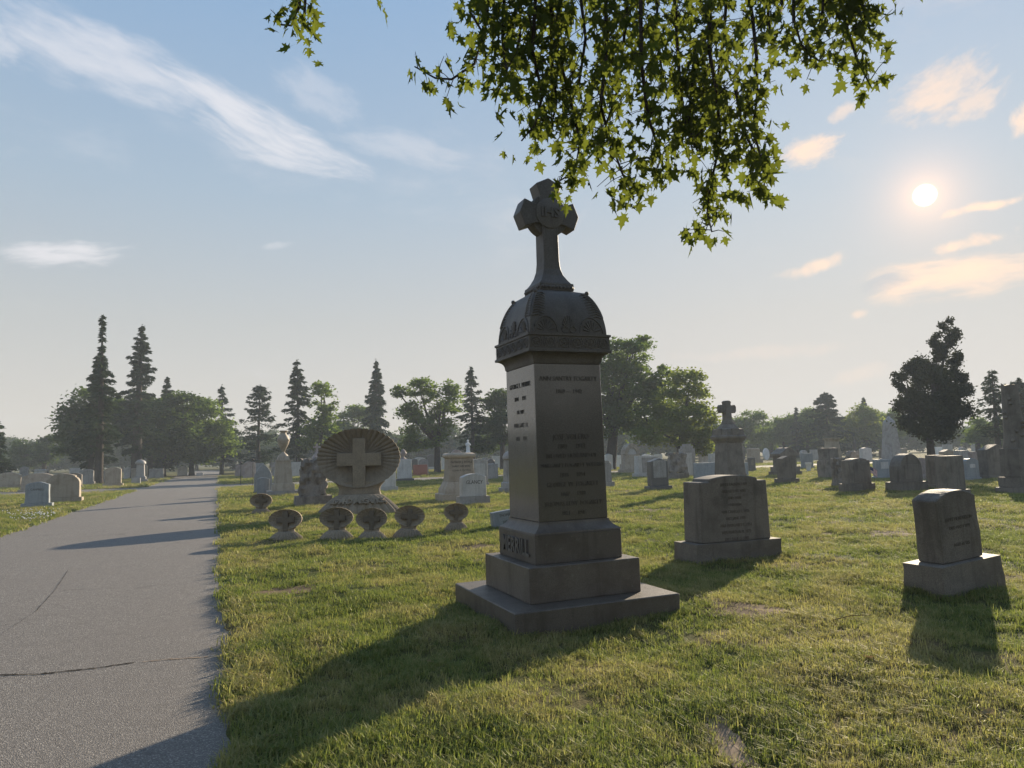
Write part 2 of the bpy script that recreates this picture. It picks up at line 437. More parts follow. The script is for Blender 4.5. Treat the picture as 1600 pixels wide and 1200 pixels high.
# ------------------------------------------------------------------ mesh builder
class MB:
    def __init__(s): s.bm = bmesh.new()
    def box(s, cx, cy, z0, z1, hx, hy, tx=None, ty=None, dx=0, dy=0):
        tx = hx if tx is None else tx; ty = hy if ty is None else ty
        v = [s.bm.verts.new((cx + i * hx, cy + j * hy, z0)) for i, j in ((-1, -1), (1, -1), (1, 1), (-1, 1))]
        w = [s.bm.verts.new((cx + dx + i * tx, cy + dy + j * ty, z1)) for i, j in ((-1, -1), (1, -1), (1, 1), (-1, 1))]
        s.bm.faces.new(v[::-1]); s.bm.faces.new(w)
        for k in range(4): s.bm.faces.new((v[k], v[(k + 1) % 4], w[(k + 1) % 4], w[k]))
        return s
    def rings(s, rings, cap=True):
        """loft a list of equally long point rings"""
        vs = [[s.bm.verts.new(p) for p in r] for r in rings]
        n = len(vs[0])
        for a, b in zip(vs[:-1], vs[1:]):
            for k in range(n):
                s.bm.faces.new((a[k], a[(k + 1) % n], b[(k + 1) % n], b[k]))
        if cap:
            s.bm.faces.new(vs[0][::-1]); s.bm.faces.new(vs[-1])
        return s
    def squares(s, levels, asp=1.0):
        """loft of squares: (half, z)"""
        return s.rings([[(i * h, j * h * asp, z) for i, j in ((-1, -1), (1, -1), (1, 1), (-1, 1))] for h, z in levels])
    def lathe(s, prof, n=24, cx=0, cy=0, sy=1.0):
        return s.rings([[(cx + r * math.cos(2 * math.pi * k / n), cy + sy * r * math.sin(2 * math.pi * k / n), z) for k in range(n)] for r, z in prof])
    def prism(s, pts, y0, y1, taper=1.0):
        """outline in x,z extruded in y; taper scales the outline at y ends equally (unused =1)"""
        a = [s.bm.verts.new((x, y0, z)) for x, z in pts]
        b = [s.bm.verts.new((x, y1, z)) for x, z in pts]
        n = len(pts)
        s.bm.faces.new(a); s.bm.faces.new(b[::-1])
        for k in range(n): s.bm.faces.new((a[(k + 1) % n], a[k], b[k], b[(k + 1) % n]))
        return s
    def tube(s, pts, rad, n=6, cap=True):
        pts = [Vector(p) for p in pts]
        rad = rad if hasattr(rad, '__len__') else [rad] * len(pts)
        rings = []
        for i, p in enumerate(pts):
            d = (pts[min(i + 1, len(pts) - 1)] - pts[max(i - 1, 0)])
            d = d.normalized() if d.length > 1e-9 else Vector((0, 0, 1))
            u = d.cross(Vector((0.31, 0.17, 0.93) if abs(d.z) < 0.9 else (1, 0, 0))).normalized()
            v = d.cross(u)
            rings.append([p + (u * math.cos(2 * math.pi * k / n) + v * math.sin(2 * math.pi * k / n)) * rad[i] for k in range(n)])
        return s.rings(rings, cap)
    def ball(s, c, r, seg=8, rg=5, sz=1.0):
        bmesh.ops.create_uvsphere(s.bm, u_segments=seg, v_segments=rg, radius=r, matrix=Matrix.Translation(c) @ Matrix.Diagonal((1, 1, sz, 1)))
        return s
    def bevel(s, off, seg=1, ang=25):
        bmesh.ops.recalc_face_normals(s.bm, faces=s.bm.faces)
        ed = [e for e in s.bm.edges if len(e.link_faces) == 2 and e.calc_face_angle(0) > R_(ang)]
        if ed: bmesh.ops.bevel(s.bm, geom=ed, offset=off, segments=seg, affect='EDGES', clamp_overlap=True)
        return s
    def rough(s, amp, freq, cuts=3, seed=0, keep=None):
        """break the faces up like split rock"""
        bmesh.ops.triangulate(s.bm, faces=[f for f in s.bm.faces if len(f.verts) > 4])
        bmesh.ops.subdivide_edges(s.bm, edges=s.bm.edges[:], cuts=cuts, use_grid_fill=True)
        s.bm.normal_update()
        for v in s.bm.verts:
            if keep and keep(v.co): continue
            q = v.co * freq + Vector((seed * 3.7, seed * 1.3, seed))
            k = noise.noise(q) + 0.5 * noise.noise(q * 2.3) + 0.3 * noise.cell(q * 1.9) - 0.15
            v.co += v.normal * (k * amp)
        return s
    def build(s, name, m, parent=None, smooth_ang=None, mats=None):
        bmesh.ops.recalc_face_normals(s.bm, faces=s.bm.faces)
        me = bpy.data.meshes.new(name)
        s.bm.to_mesh(me); s.bm.free()
        if smooth_ang is not None:
            me.polygons.foreach_set('use_smooth', [True] * len(me.polygons))
            me.set_sharp_from_angle(angle=R_(smooth_ang))
        for q in (mats or [m]): me.materials.append(q)
        return link(name, me, None, parent)

def text_mesh(tx, sz, depth, bold=0.0):
    cu = bpy.data.curves.new('t', 'FONT')
    cu.body = tx; cu.align_x = 'CENTER'; cu.align_y = 'CENTER'; cu.size = sz; cu.extrude = depth; cu.resolution_u = 2; cu.offset = bold
    ob = bpy.data.objects.new('t', cu)
    COL.objects.link(ob)
    me = bpy.data.meshes.new_from_object(ob.evaluated_get(bpy.context.evaluated_depsgraph_get()))
    bpy.data.objects.remove(ob, do_unlink=True); bpy.data.curves.remove(cu)
    return me
def split_words(me, gap):
    """cut a line of lettering into its words"""
    bm = bmesh.new(); bm.from_mesh(me)
    seen, isl = set(), []
    for v in bm.verts:
        if v in seen: continue
        st, comp = [v], []
        seen.add(v)
        while st:
            q = st.pop(); comp.append(q)
            for e in q.link_edges:
                w = e.other_vert(q)
                if w not in seen: seen.add(w); st.append(w)
        xs = [q.co.x for q in comp]
        isl.append((min(xs), max(xs), comp))
    isl.sort(key=lambda t: t[0])
    groups, right = [], None
    for a, b, comp in isl:
        if right is None or a - right > gap: groups.append([]); right = b
        groups[-1] += comp; right = max(right, b)
    out = []
    for g in groups:
        idx = {v: i for i, v in enumerate(g)}
        n = bpy.data.meshes.new('word')
        n.from_pydata([v.co[:] for v in g], [], [[idx[v] for v in f.verts] for f in bm.faces if f.verts[0] in idx])
        out.append(n)
    bm.free(); bpy.data.meshes.remove(me)
    return out
def text_part(name, lines, m, parent, size, loc, rz=0.0, depth=0.004, line=1.5, tilt=0.0, sx=1.0, bold=0.0):
    """lines of lettering standing on a face whose outward normal is -Y before rz; loc = centre of the first line"""
    for k, item in enumerate(lines):
        tx, sz = item if isinstance(item, tuple) else (item, size)
        if not tx: continue
        for me in split_words(text_mesh(tx, sz, depth, bold), 0.20 * sz):
          me.transform(Matrix.Translation(loc) @ Matrix.Rotation(rz, 4, 'Z') @ Matrix.Rotation(tilt, 4, 'X') @ Matrix.Translation((0, 0, -k * size * line)) @ Matrix.Rotation(math.pi / 2, 4, 'X') @ Matrix.Diagonal((sx, 1, 1, 1)))
          me.name = name
          me.materials.clear(); me.materials.append(m)
          link(name, me, None, parent)

# ================================================================== THE SETTING
def build_ground():
    th = np.concatenate([np.radians(np.arange(-62, 62, 0.4)), np.radians(np.arange(62, 298, 4.0))])
    rr = [1.0]
    while rr[-1] < 4500:
        r = rr[-1]
        rr.append(r * (1.012 if r < 25 else 1.03 if r < 150 else 1.15))
    rr = np.array([0.0] + rr)
    T, Rr = np.meshgrid(th, rr)
    x, y = Rr * np.sin(T), Rr * np.cos(T)
    z = hgt(x, y)
    n, k = len(rr), len(th)
    V = np.stack([x, y, z], -1).reshape(-1, 3)
    i, j = np.meshgrid(np.arange(n - 1), np.arange(k), indexing='ij')
    j2 = (j + 1) % k
    Fq = np.stack([i * k + j, i * k + j2, (i + 1) * k + j2, (i + 1) * k + j], -1).reshape(-1)
    me = mesh_np('ground', V, Fq, 4)
    me.polygons.foreach_set('use_smooth', [True] * len(me.polygons))
    g = link('ground', me, M_LAWN)
    g['kind'] = 'structure'
    return g
build_ground()
def strip(name, a0, a1, b0, b1, m, z=0.0, na=8, nb=60):
    V, Fc = [], []
    for jb in range(nb + 1):
        for ia in range(na + 1):
            p = AX * (a0 + (a1 - a0) * ia / na) + BX * (b0 + (b1 - b0) * jb / nb)
            V.append((p.x, p.y, z + 0.012 * math.sin(ia / na * math.pi)))
    for jb in range(nb):
        for ia in range(na):
            q = jb * (na + 1) + ia
            Fc += [q, q + 1, q + na + 2, q + na + 1]
    o = link(name, mesh_np(name, np.array(V), np.array(Fc), 4), m)
    o['kind'] = 'structure'
    return o
road = strip('road', ROAD_A0 - 0.25, ROAD_A1 + 0.25, -14, 150, M_ASPH, 0.0)
cross_road = strip('path', -70, ROAD_A0 - 0.26, CROSS_B0 - 0.3, CROSS_B1 + 0.3, M_ASPH, -0.006, 8, 8)
cross_road2 = strip('path', ROAD_A1 + 0.26, 130, CROSS_B0 - 0.3, CROSS_B1 + 0.3, M_ASPH, -0.006, 8, 8)
def build_crack(pix, w, m, name):
    pts = []
    for a, b in zip(pix[:-1], pix[1:]):
        for k in range(14):
            p = G(a[0] + (b[0] - a[0]) * k / 14, a[1] + (b[1] - a[1]) * k / 14)
            pts.append(p)
    V, Fc = [], []
    rnd = random.Random(4)
    for i, p in enumerate(pts):
        j = noise.noise(Vector((i * 0.7, 3, 1))) * 0.02
        ww = w * (0.45 + 0.9 * rnd.random())
        a_, _ = ab(p.x, p.y)
        zc = 0.012 * math.sin(min(1, max(0, (a_ - ROAD_A0 + .25) / (ROAD_A1 - ROAD_A0 + .5))) * math.pi) + 0.005
        V += [(p.x, p.y + j - ww, zc), (p.x, p.y + j + ww, zc)]
        if i: Fc += [2 * i - 2, 2 * i, 2 * i + 1, 2 * i - 1]
    return link(name, mesh_np(name, np.array(V), np.array(Fc), 4), m, road)
build_crack([(-30, 1058), (60, 1056), (150, 1046), (215, 1036)], 0.011, M_CRACK, 'crack')
build_crack([(222, 1036), (260, 1032), (330, 1027)], 0.009, M_SAND, 'crack')
build_crack([(0, 994), (55, 958), (85, 925), (108, 890)], 0.006, M_CRACK, 'crack')

# ------------------------------------------------------------------ grass
SOIL = [(1136, 1158, .10, .30), (450, 928, .55, .32), (758, 857, .55, .30), (1170, 962, .60, .22), (1010, 800, .9, .35), (520, 846, .5, .12), (1395, 838, .5, .3), (1245, 812, .8, .3)]
def build_soil():
    for k, (px, py, rx, ry) in enumerate(SOIL):
        g = G(px, py); V, Fc = [(g.x, g.y, h1(g.x, g.y) + .006)], []
        for q in range(28):
            a = q / 28 * 2 * math.pi
            r = 1 + .45 * noise.noise(Vector((math.cos(a) * 1.6, math.sin(a) * 1.6, k * 5.1))) + .15 * math.sin(q * 2.4 + k)
            x, y = g.x + rx * r * math.cos(a), g.y + ry * r * math.sin(a)
            V.append((x, y, h1(x, y) + .006)); Fc.append((0, 1 + q, 1 + (q + 1) % 28))
        me = bpy.data.meshes.new('bare_soil'); me.from_pydata(V, [], Fc); me.materials.append(M_SAND if k in (0, 5) else M_SOIL)
        o = link('bare_soil', me); o['kind'] = 'structure'
build_soil()
def build_grass():
    rnd = random.Random(11)
    src = bpy.data.collections.new('grass_tufts')
    for v in range(7):
        V, Fc = [], []
        for b in range(16):
            a = rnd.uniform(0, 2 * math.pi); r = 0.055 * math.sqrt(rnd.random())
            x, y = r * math.cos(a), r * math.sin(a)
            d = rnd.uniform(0, 2 * math.pi); lean = rnd.uniform(0.2, 1.15)
            L = rnd.uniform(0.028, 0.065) * (1.0 if v < 5 else 1.35); w = rnd.uniform(0.0016, 0.0030)
            ux, uy = math.cos(d), math.sin(d)
            px_, py_ = -uy * w, ux * w
            s = len(V)
            m1, m2 = 0.45 * L, L
            x1, y1, z1 = x + ux * m1 * lean * .35, y + uy * m1 * lean * .35, m1
            x2, y2, z2 = x + ux * m2 * lean, y + uy * m2 * lean, m2 * (1 - 0.33 * lean)
            V += [(x - px_, y - py_, -0.01), (x + px_, y + py_, -0.01), (x1 + px_ * .9, y1 + py_ * .9, z1), (x1 - px_ * .9, y1 - py_ * .9, z1), (x2, y2, z2)]
            Fc += [[s, s + 1, s + 2, s + 3], [s + 3, s + 2, s + 4]]
        me = bpy.data.meshes.new('tuft'); me.from_pydata(V, [], Fc); me.materials.append(M_GRASS)
        src.objects.link(bpy.data.objects.new('tuft', me))
    rng = np.random.default_rng(5)
    P, S, TI = [], [], []
    for r0, r1, dens, sc0 in ((1.2, 6, 520, 0.95), (6, 10, 330, 1.1), (10, 16, 150, 1.45), (16, 28, 60, 2.0), (28, 50, 20, 2.8), (50, 85, 6, 3.6)):
        half = R_(72 if r1 < 7 else 56 if r1 < 11 else 48)
        n = int(half * (r1 * r1 - r0 * r0) * dens)
        a = rng.uniform(-half, half, n); r = np.sqrt(rng.uniform(r0 * r0, r1 * r1, n))
        x, y = r * np.sin(a), r * np.cos(a)
        d = road_dist(x, y)
        # worn places and dry soil carry fewer blades
        thin = np.sin(x * 1.7 + 2 * np.sin(y * 0.9)) * np.sin(y * 2.1 + 1.3 * np.sin(x * 1.1)) + 0.4 * np.sin(x * 5 + y * 4.1)
        bare = np.zeros(n, bool)
        for px_, py_, rx_, ry_ in SOIL:
            g_ = G(px_, py_)
            bare |= (((x - g_.x) / rx_) ** 2 + ((y - g_.y) / ry_) ** 2 < rng.uniform(.25, 1.1, n))
        keep = (d > 0.02) & (~bare | (rng.random(n) < .12)) & ((thin < 0.75) | (rng.random(n) < 0.35))
        x, y, r, d, thin = x[keep], y[keep], r[keep], d[keep], thin[keep]
        z = hgt(x, y)
        edge = np.where((d < 0.35), 1.45, 1.0)
        P.append(np.stack([x, y, z - 0.004], -1)); S.append(sc0 * rng.uniform(0.7, 1.25, len(x)) * edge * np.where(thin < -0.4, 1.2, 0.95)); TI.append(rng.uniform(0, 1, len(x)))
    for c_, w_, t_, r_ in FEET:
        if c_.y > 32: continue
        n = int((w_ + t_) * 2 * (46 if c_.y < 15 else 26))
        u = rng.uniform(-1, 1, n); sd = rng.integers(0, 4, n); o_ = np.abs(rng.normal(size=n)) * .035 + .01
        lx = np.where(sd < 2, u * w_ / 2, np.where(sd == 2, -1, 1) * (w_ / 2 + o_)); ly = np.where(sd < 2, np.where(sd == 0, -1, 1) * (t_ / 2 + o_), u * t_ / 2)
        x = c_.x + lx * math.cos(r_) - ly * math.sin(r_); y = c_.y + lx * math.sin(r_) + ly * math.cos(r_)
        P.append(np.stack([x, y, hgt(x, y) - .004], -1)); S.append(rng.uniform(.9, 1.9, n)); TI.append(rng.uniform(0, .7, n))
    P, S, TI = np.concatenate(P), np.concatenate(S), np.concatenate(TI)
    me = bpy.data.meshes.new('grass')
    me.vertices.add(len(P)); me.vertices.foreach_set('co', P.astype(np.float32).ravel())
    def attr(nm, typ, data, key):
        a_ = me.attributes.new(nm, typ, 'POINT'); a_.data.foreach_set(key, data)
    sv = np.stack([S, S, np.minimum(S, 0.55 + 0.42 * S)], -1)
    attr('scl', 'FLOAT_VECTOR', sv.astype(np.float32).ravel(), 'vector')
    attr('tint', 'FLOAT', TI.astype(np.float32), 'value')
    rot = np.stack([rng.uniform(-.12, .12, len(P)), rng.uniform(-.12, .12, len(P)), rng.uniform(0, 6.283, len(P))], -1)
    attr('rot', 'FLOAT_VECTOR', rot.astype(np.float32).ravel(), 'vector')
    attr('idx', 'INT', rng.integers(0, 7, len(P)).astype(np.int32), 'value')
    o = link('grass', me, M_GRASS)
    ng = bpy.data.node_groups.new('scatter_tufts', 'GeometryNodeTree')
    ng.interface.new_socket('Geometry', in_out='INPUT', socket_type='NodeSocketGeometry')
    ng.interface.new_socket('Geometry', in_out='OUTPUT', socket_type='NodeSocketGeometry')
    gi, go = ng.nodes.new('NodeGroupInput'), ng.nodes.new('NodeGroupOutput')
    ci = ng.nodes.new('GeometryNodeCollectionInfo'); ci.inputs['Collection'].default_value = src
    ci.inputs['Separate Children'].default_value = True; ci.inputs['Reset Children'].default_value = True
    ip = ng.nodes.new('GeometryNodeInstanceOnPoints'); ip.inputs['Pick Instance'].default_value = True
    def na(nm, typ):
        q = ng.nodes.new('GeometryNodeInputNamedAttribute'); q.data_type = typ; q.inputs['Name'].default_value = nm
        return [s for s in q.outputs if s.enabled and s.name == 'Attribute'][0]
    ng.links.new(gi.outputs[0], ip.inputs['Points']); ng.links.new(ci.outputs[0], ip.inputs['Instance'])
    ng.links.new(na('idx', 'INT'), ip.inputs['Instance Index']); ng.links.new(na('scl', 'FLOAT_VECTOR'), ip.inputs['Scale'])
    er = ng.nodes.new('FunctionNodeEulerToRotation')
    ng.links.new(na('rot', 'FLOAT_VECTOR'), er.inputs[0]); ng.links.new(er.outputs[0], ip.inputs['Rotation'])
    ng.links.new(ip.outputs[0], go.inputs[0])
    md = o.modifiers.new('scatter', 'NODES'); md.node_group = ng
    o['kind'] = 'stuff'
    tag(o, 'short mown lawn grass with dry straw patches between the graves', 'grass')

# ================================================================== THE TALL MONUMENT
def build_merrill():
    c = Vector((0.444, 7.422, 0)); 
    t = empty('obelisk_monument', c, GRID)
    t.rotation_euler = (R_(0.0), R_(-0.54), GRID)
    tag(t, 'tall brown granite monument with domed capital and cross, nearest in the centre', 'monument')
    MB().box(0, 0, -0.12, 0.240, 0.852, 0.852).bevel(0.008).build('plinth_step', M_MERRH, t)
    MB().box(0, 0, 0.2405, 0.566, 0.590, 0.590).bevel(0.006).build('plinth_step', M_MERRH, t)
    name_block = MB().box(0, 0, 0.5665, 0.841, 0.469, 0.469).bevel(0.006).build('name_block', M_MERRH, t)
    cav = [(0.469, 0.8415)] + [(0.376 + 0.093 * (1 - math.sin(k / 8 * math.pi / 2)), 0.8415 + 0.108 * (1 - math.cos(k / 8 * math.pi / 2))) for k in range(1, 9)]
    cav = [(0.469, 0.8415), (0.466, 0.856)] + [(0.384 + 0.082 * (1 - k / 8) ** 2.0, 0.856 + 0.094 * (k / 8)) for k in range(1, 9)]
    MB().squares(cav).build('base_moulding', M_MERRH, t, 20)
    die = MB().squares([(0.377, 0.9505), (0.370, 2.4975)]).bevel(0.006).build('die', M_MERR, t)
    cov = [(0.371, 2.498), (0.378, 2.515)] + [(0.378 + 0.075 * (k / 8) ** 2, 2.515 + 0.09 * (1 - (1 - k / 8) ** 1.6)) for k in range(1, 9)] + [(0.461, 2.607), (0.461, 2.6115)]
    MB().squares(cov).build('capital_cove', M_MERRC, t, 20)
    frieze = MB().squares([(0.461, 2.612), (0.461, 2.632), (0.448, 2.637), (0.448, 2.762), (0.460, 2.768), (0.460, 2.790)]).build('frieze', M_MERRC, t)
    # frieze ornament: roundels and upright scrolls along every face
    f = MB()
    for k in range(4):
        rot = Matrix.Rotation(k * math.pi / 2, 3, 'Z')
        for q in range(6):
            x = -0.375 + q * 0.15
            ring = [rot @ Vector((x + 0.045 * math.cos(a), -0.449, 2.70 + 0.048 * math.sin(a))) for a in np.linspace(0, 2 * math.pi, 13)]
            f.tube(ring, 0.0085, 5)
            for aa in range(5):
                an = aa * 1.2566 + 0.3
                f.tube([rot @ Vector((x, -0.449, 2.70)), rot @ Vector((x + 0.03 * math.cos(an), -0.452, 2.70 + 0.03 * math.sin(an)))], [0.009, 0.005], 4)
            if q < 5:
                for dx in (-0.014, 0.014):
                    f.tube([rot @ Vector((x + 0.075 + dx * 1.6, -0.449, 2.655)), rot @ Vector((x + 0.075 + dx * .5, -0.450, 2.70)), rot @ Vector((x + 0.075 + dx * 1.8, -0.449, 2.748))], 0.007, 4)
    f.build('frieze_carving', M_MERRC, frieze, 50)
    # square dome
    def dome_half(v): return 0.191 + (0.428 - 0.191) * math.sqrt(max(0, 1 - v ** 1.75)) if v < 1 else 0.191
    z0, z1 = 2.7905, 3.285
    vs = [k / 16 for k in range(17)]
    dome = MB().squares([(dome_half(v), z0 + (z1 - z0) * v) for v in vs]).build('dome', M_MERRC, t, 25)
    d = MB()
    def sp(k, u, v, off=0.0):                        # u in -1..1 along the face, v height 0..1
        h = dome_half(v)
        return Matrix.Rotation(k * math.pi / 2, 3, 'Z') @ Vector((u * h, -(h + off), z0 + (z1 - z0) * v))
    for k in range(4):
        for sgn in (-1, 1):
            # half-round with a fan inside it
            arc = [sp(k, sgn * 0.60 + 0.31 * math.cos(a), 0.03 + 0.33 * math.sin(a), 0.002) for a in np.linspace(0.0, math.pi, 15)]
            d.tube(arc, 0.010, 5)
            for a in np.linspace(0.25, math.pi - 0.25, 8):
                d.tube([sp(k, sgn * 0.60 + 0.05 * math.cos(a), 0.05 + 0.05 * math.sin(a), 0), sp(k, sgn * 0.60 + 0.22 * math.cos(a), 0.04 + 0.25 * math.sin(a), 0.004)], [0.005, 0.011], 5)
            # feathered leaf climbing the corner
            d.tube([sp(k, sgn * 0.97, v, 0.002) for v in np.linspace(0.36, 0.93, 9)], [0.010] * 8 + [0.006], 5)
            for v in np.linspace(0.36, 0.86, 10):
                d.tube([sp(k, sgn * 0.96, v, 0), sp(k, sgn * (0.80 - 0.04 * math.sin(v * 9)), v + 0.035, 0.006), sp(k, sgn * 0.62, v - 0.015 + 0.0 * v, 0.0)], [0.010, 0.009, 0.004], 5)
        # palmette in the middle
        for a in np.linspace(0.35, math.pi - 0.35, 7):
            d.tube([sp(k, 0.03 * math.cos(a), 0.10, 0), sp(k, 0.16 * math.cos(a), 0.12 + 0.26 * math.sin(a), 0.006)], [0.005, 0.012], 5)
        for sgn in (-1, 1):
            d.tube([sp(k, 0, 0.10, 0.003)] + [sp(k, sgn * (0.10 + 0.09 * math.cos(a)), 0.09 + 0.07 * math.sin(a), 0.003) for a in np.linspace(math.pi, 3.3 * math.pi, 9)], 0.007, 5)
        q = Matrix.Rotation(k * math.pi / 2, 3, 'Z') @ Vector((-dome_half(0.90) - 0.004, -dome_half(0.90) - 0.004, z0 + (z1 - z0) * 0.92))
        d.ball(q, 0.024, 8, 6)
    d.build('dome_carving', M_MERRC, dome, 50)
    s = MB().squares([(0.190, 3.2855), (0.195, 3.295), (0.195, 3.360), (0.188, 3.368)]).build('cross_base', M_MERRC, t)
    bd = MB()
    for k in range(4):
        rot = Matrix.Rotation(k * math.pi / 2, 3, 'Z')
        for q in range(9): bd.ball(rot @ Vector((-0.168 + q * 0.042, -0.195, 3.322)), 0.019, 6, 5)
    bd.build('bead_row', M_MERRC, s, 60)
    zc = 4.13
    st = [(0.182, 0.182, 3.3685), (0.150, 0.158, 3.41), (0.118, 0.126, 3.47), (0.098, 0.106, 3.54), (0.090, 0.098, 3.63), (0.088, 0.095, zc - 0.1)]
    cr = MB()
    cr.rings([[(i * hx, j * hy, z) for i, j in ((-1, -1), (1, -1), (1, 1), (-1, 1))] for hx, hy, z in st])
    arm = [(-.10, -.10), (.10, -.10), (.17, -.105), (.285, -.150), (.345, 0.0), (.285, .150), (.17, .105), (.105, .105), (.105, .20), (.145, .33), (0, .40), (-.145, .33), (-.105, .20), (-.105, .105), (-.17, .105), (-.285, .150), (-.345, 0), (-.285, -.150), (-.17, -.105)]
    cr.prism([(x, zc + z) for x, z in arm], -0.0955, 0.0955)
    cr.bevel(0.006)
    cross = cr.build('cross', M_MERRC, t)
    ring = MB()
    n = 40
    ring.rings([[(r * math.cos(2 * math.pi * k / n), y, zc + r * math.sin(2 * math.pi * k / n)) for k in range(n)] for r, y in ((0.215, 0.07), (0.228, 0.06), (0.228, -0.06), (0.215, -0.07))])
    ring.build('cross_ring', M_MERRC, cross, 30)
    MB().rings([[(r * math.cos(2 * math.pi * k / n), y, zc + 0.01 + r * math.sin(2 * math.pi * k / n)) for k in range(n)] for r, y in ((0.165, -0.09), (0.165, -0.103), (0.150, -0.108))]).build('cross_boss', M_MERRC, cross, 30)
    text_part('monogram', ['IHS'], M_MERRC, cross, 0.15, (0, -0.112, zc + 0.015), 0, 0.008, sx=1.05, bold=0.004)
    # right-hand face (normal -Y of the monument)
    text_part('inscription', [('ANN SANTRY FOGARTY', .068), ('1869 — 1942', .062)], M_LETM, die, 0.085, (0, -0.3735, 2.345), 0, 0.0022, 1.5, sx=0.86)
    text_part('inscription', [('JOSE VOLERO', .082), ('1882 — 1943', .070), ('BELOVED HUSBAND OF', .066), ('MARGARET FOGARTY VOLERO', .061), ('1876 — 1954', .064), ('GEORGE W. FOGARTY', .070), ('1867 — 1939', .062), ('THOMAS EDW. FOGARTY', .068), ('1871 — 1947', .060)], M_LETM, die, 0.083, (0, -0.3775, 1.765), 0, 0.0022, 1.12, sx=0.80, tilt=R_(-0.26), bold=-0.0018)
    # left-hand face (normal -X of the monument)
    text_part('inscription', [('GEORGE L. MERRILL', .076), ('1844 — 1911', .068), ('HIS WIFE', .062), ('MARGARET R.', .072), ('1850 — 1921', .066)], M_LETL, die, 0.105, (-0.3735, 0.0, 2.31), -math.pi / 2, 0.0022, 1.30, sx=0.82, bold=-0.0022)
    text_part('family_name', ['MERRILL'], M_MERRC, name_block, 0.215, (-0.474, 0, 0.70), -math.pi / 2, 0.014, sx=0.86, bold=0.004)
build_merrill()

# ================================================================== GRAVESTONES
def outline(style, w, h):
    x = w / 2
    if style == 'flat': return [(-x, 0), (x, 0), (x, h), (-x, h)]
    if style == 'serp':
        s = 0.13 * w
        return [(-x, 0), (x, 0)] + [(x - w * k / 12, h - s * (2 * k / 12 - 1) ** 2) for k in range(13)]
    if style == 'rshould':
        r = min(0.22 * w, h * .4); s = 0.10 * w
        pts = [(-x, 0), (x, 0)]
        pts += [(x - r + r * math.cos(a), h - s - r + r * math.sin(a)) for a in np.linspace(0, math.pi / 2 * .75, 5)]
        pts += [((x - r * .6) * (1 - 2 * k / 8), h - s * 0.75 * (2 * k / 8 - 1) ** 2) for k in range(9)]
        pts += [(-x + r - r * math.cos(a), h - s - r + r * math.sin(a)) for a in np.linspace(math.pi / 2 * .75, 0, 5)]
        return pts
    if style == 'round': return [(-x, 0), (x, 0)] + [(x * math.cos(a), h - x + x * math.sin(a)) for a in np.linspace(0, math.pi, 15)]
    if style == 'gothic':
        return [(-x, 0), (x, 0)] + [(x * (1 - (k / 8) ** 1.9), h - 0.85 * w * (1 - k / 8) ** 1.15 * 1.0) for k in range(9)] + [(-x * (1 - (k / 8) ** 1.9), h - 0.85 * w * (1 - k / 8) ** 1.15) for k in range(7, -1, -1)]
    if style == 'peak': return [(-x, 0), (x, 0), (x, h - 0.16 * w), (0, h), (-x, h - 0.16 * w)]
    if style == 'should':
        s = 0.07 * w
        return [(-x, 0), (x, 0), (x, h - s), (x * .72, h - s)] + [(x * .72 * (1 - 2 * k / 8), h - s * .55 * (2 * k / 8 - 1) ** 2) for k in range(9)] + [(-x * .72, h - s), (-x, h - s)]
    if style == 'step': return [(-x, 0), (x, 0), (x, h * .86), (x * .75, h * .86), (x * .75, h * .94), (x * .45, h * .94), (x * .45, h), (-x * .45, h), (-x * .45, h * .94), (-x * .75, h * .94), (-x * .75, h * .86), (-x, h * .86)]
    if style == 'oval': return [(x * math.cos(a), h / 2 + h / 2 * math.sin(a)) for a in np.linspace(-math.pi / 2, 1.5 * math.pi, 25)[:-1]]
    raise KeyError(style)
SN = [0]
FEET = [(Vector((0.444, 7.422, 0)), 1.71, 1.71, GRID)]
def place(xl, xr, yb, tr, rot):
    """near edge of the base at pixel row yb -> base centre, width, thickness"""
    near = G((xl + xr) / 2, yb)
    dl = rot + math.atan2(near.x, near.y)
    k = abs(math.cos(dl)) + tr * abs(math.sin(dl))
    w = (xr - xl) / F * near.y / k
    for _ in range(3):
        half = 0.5 * (w * abs(math.sin(rot)) + tr * w * abs(math.cos(rot)))
        dep = near.y + half * 0.9
        w = (xr - xl) / F * dep / k
    c = PX((xl + xr) / 2, yb, dep)
    return Vector((c.x, c.y, 0)), w, w * tr
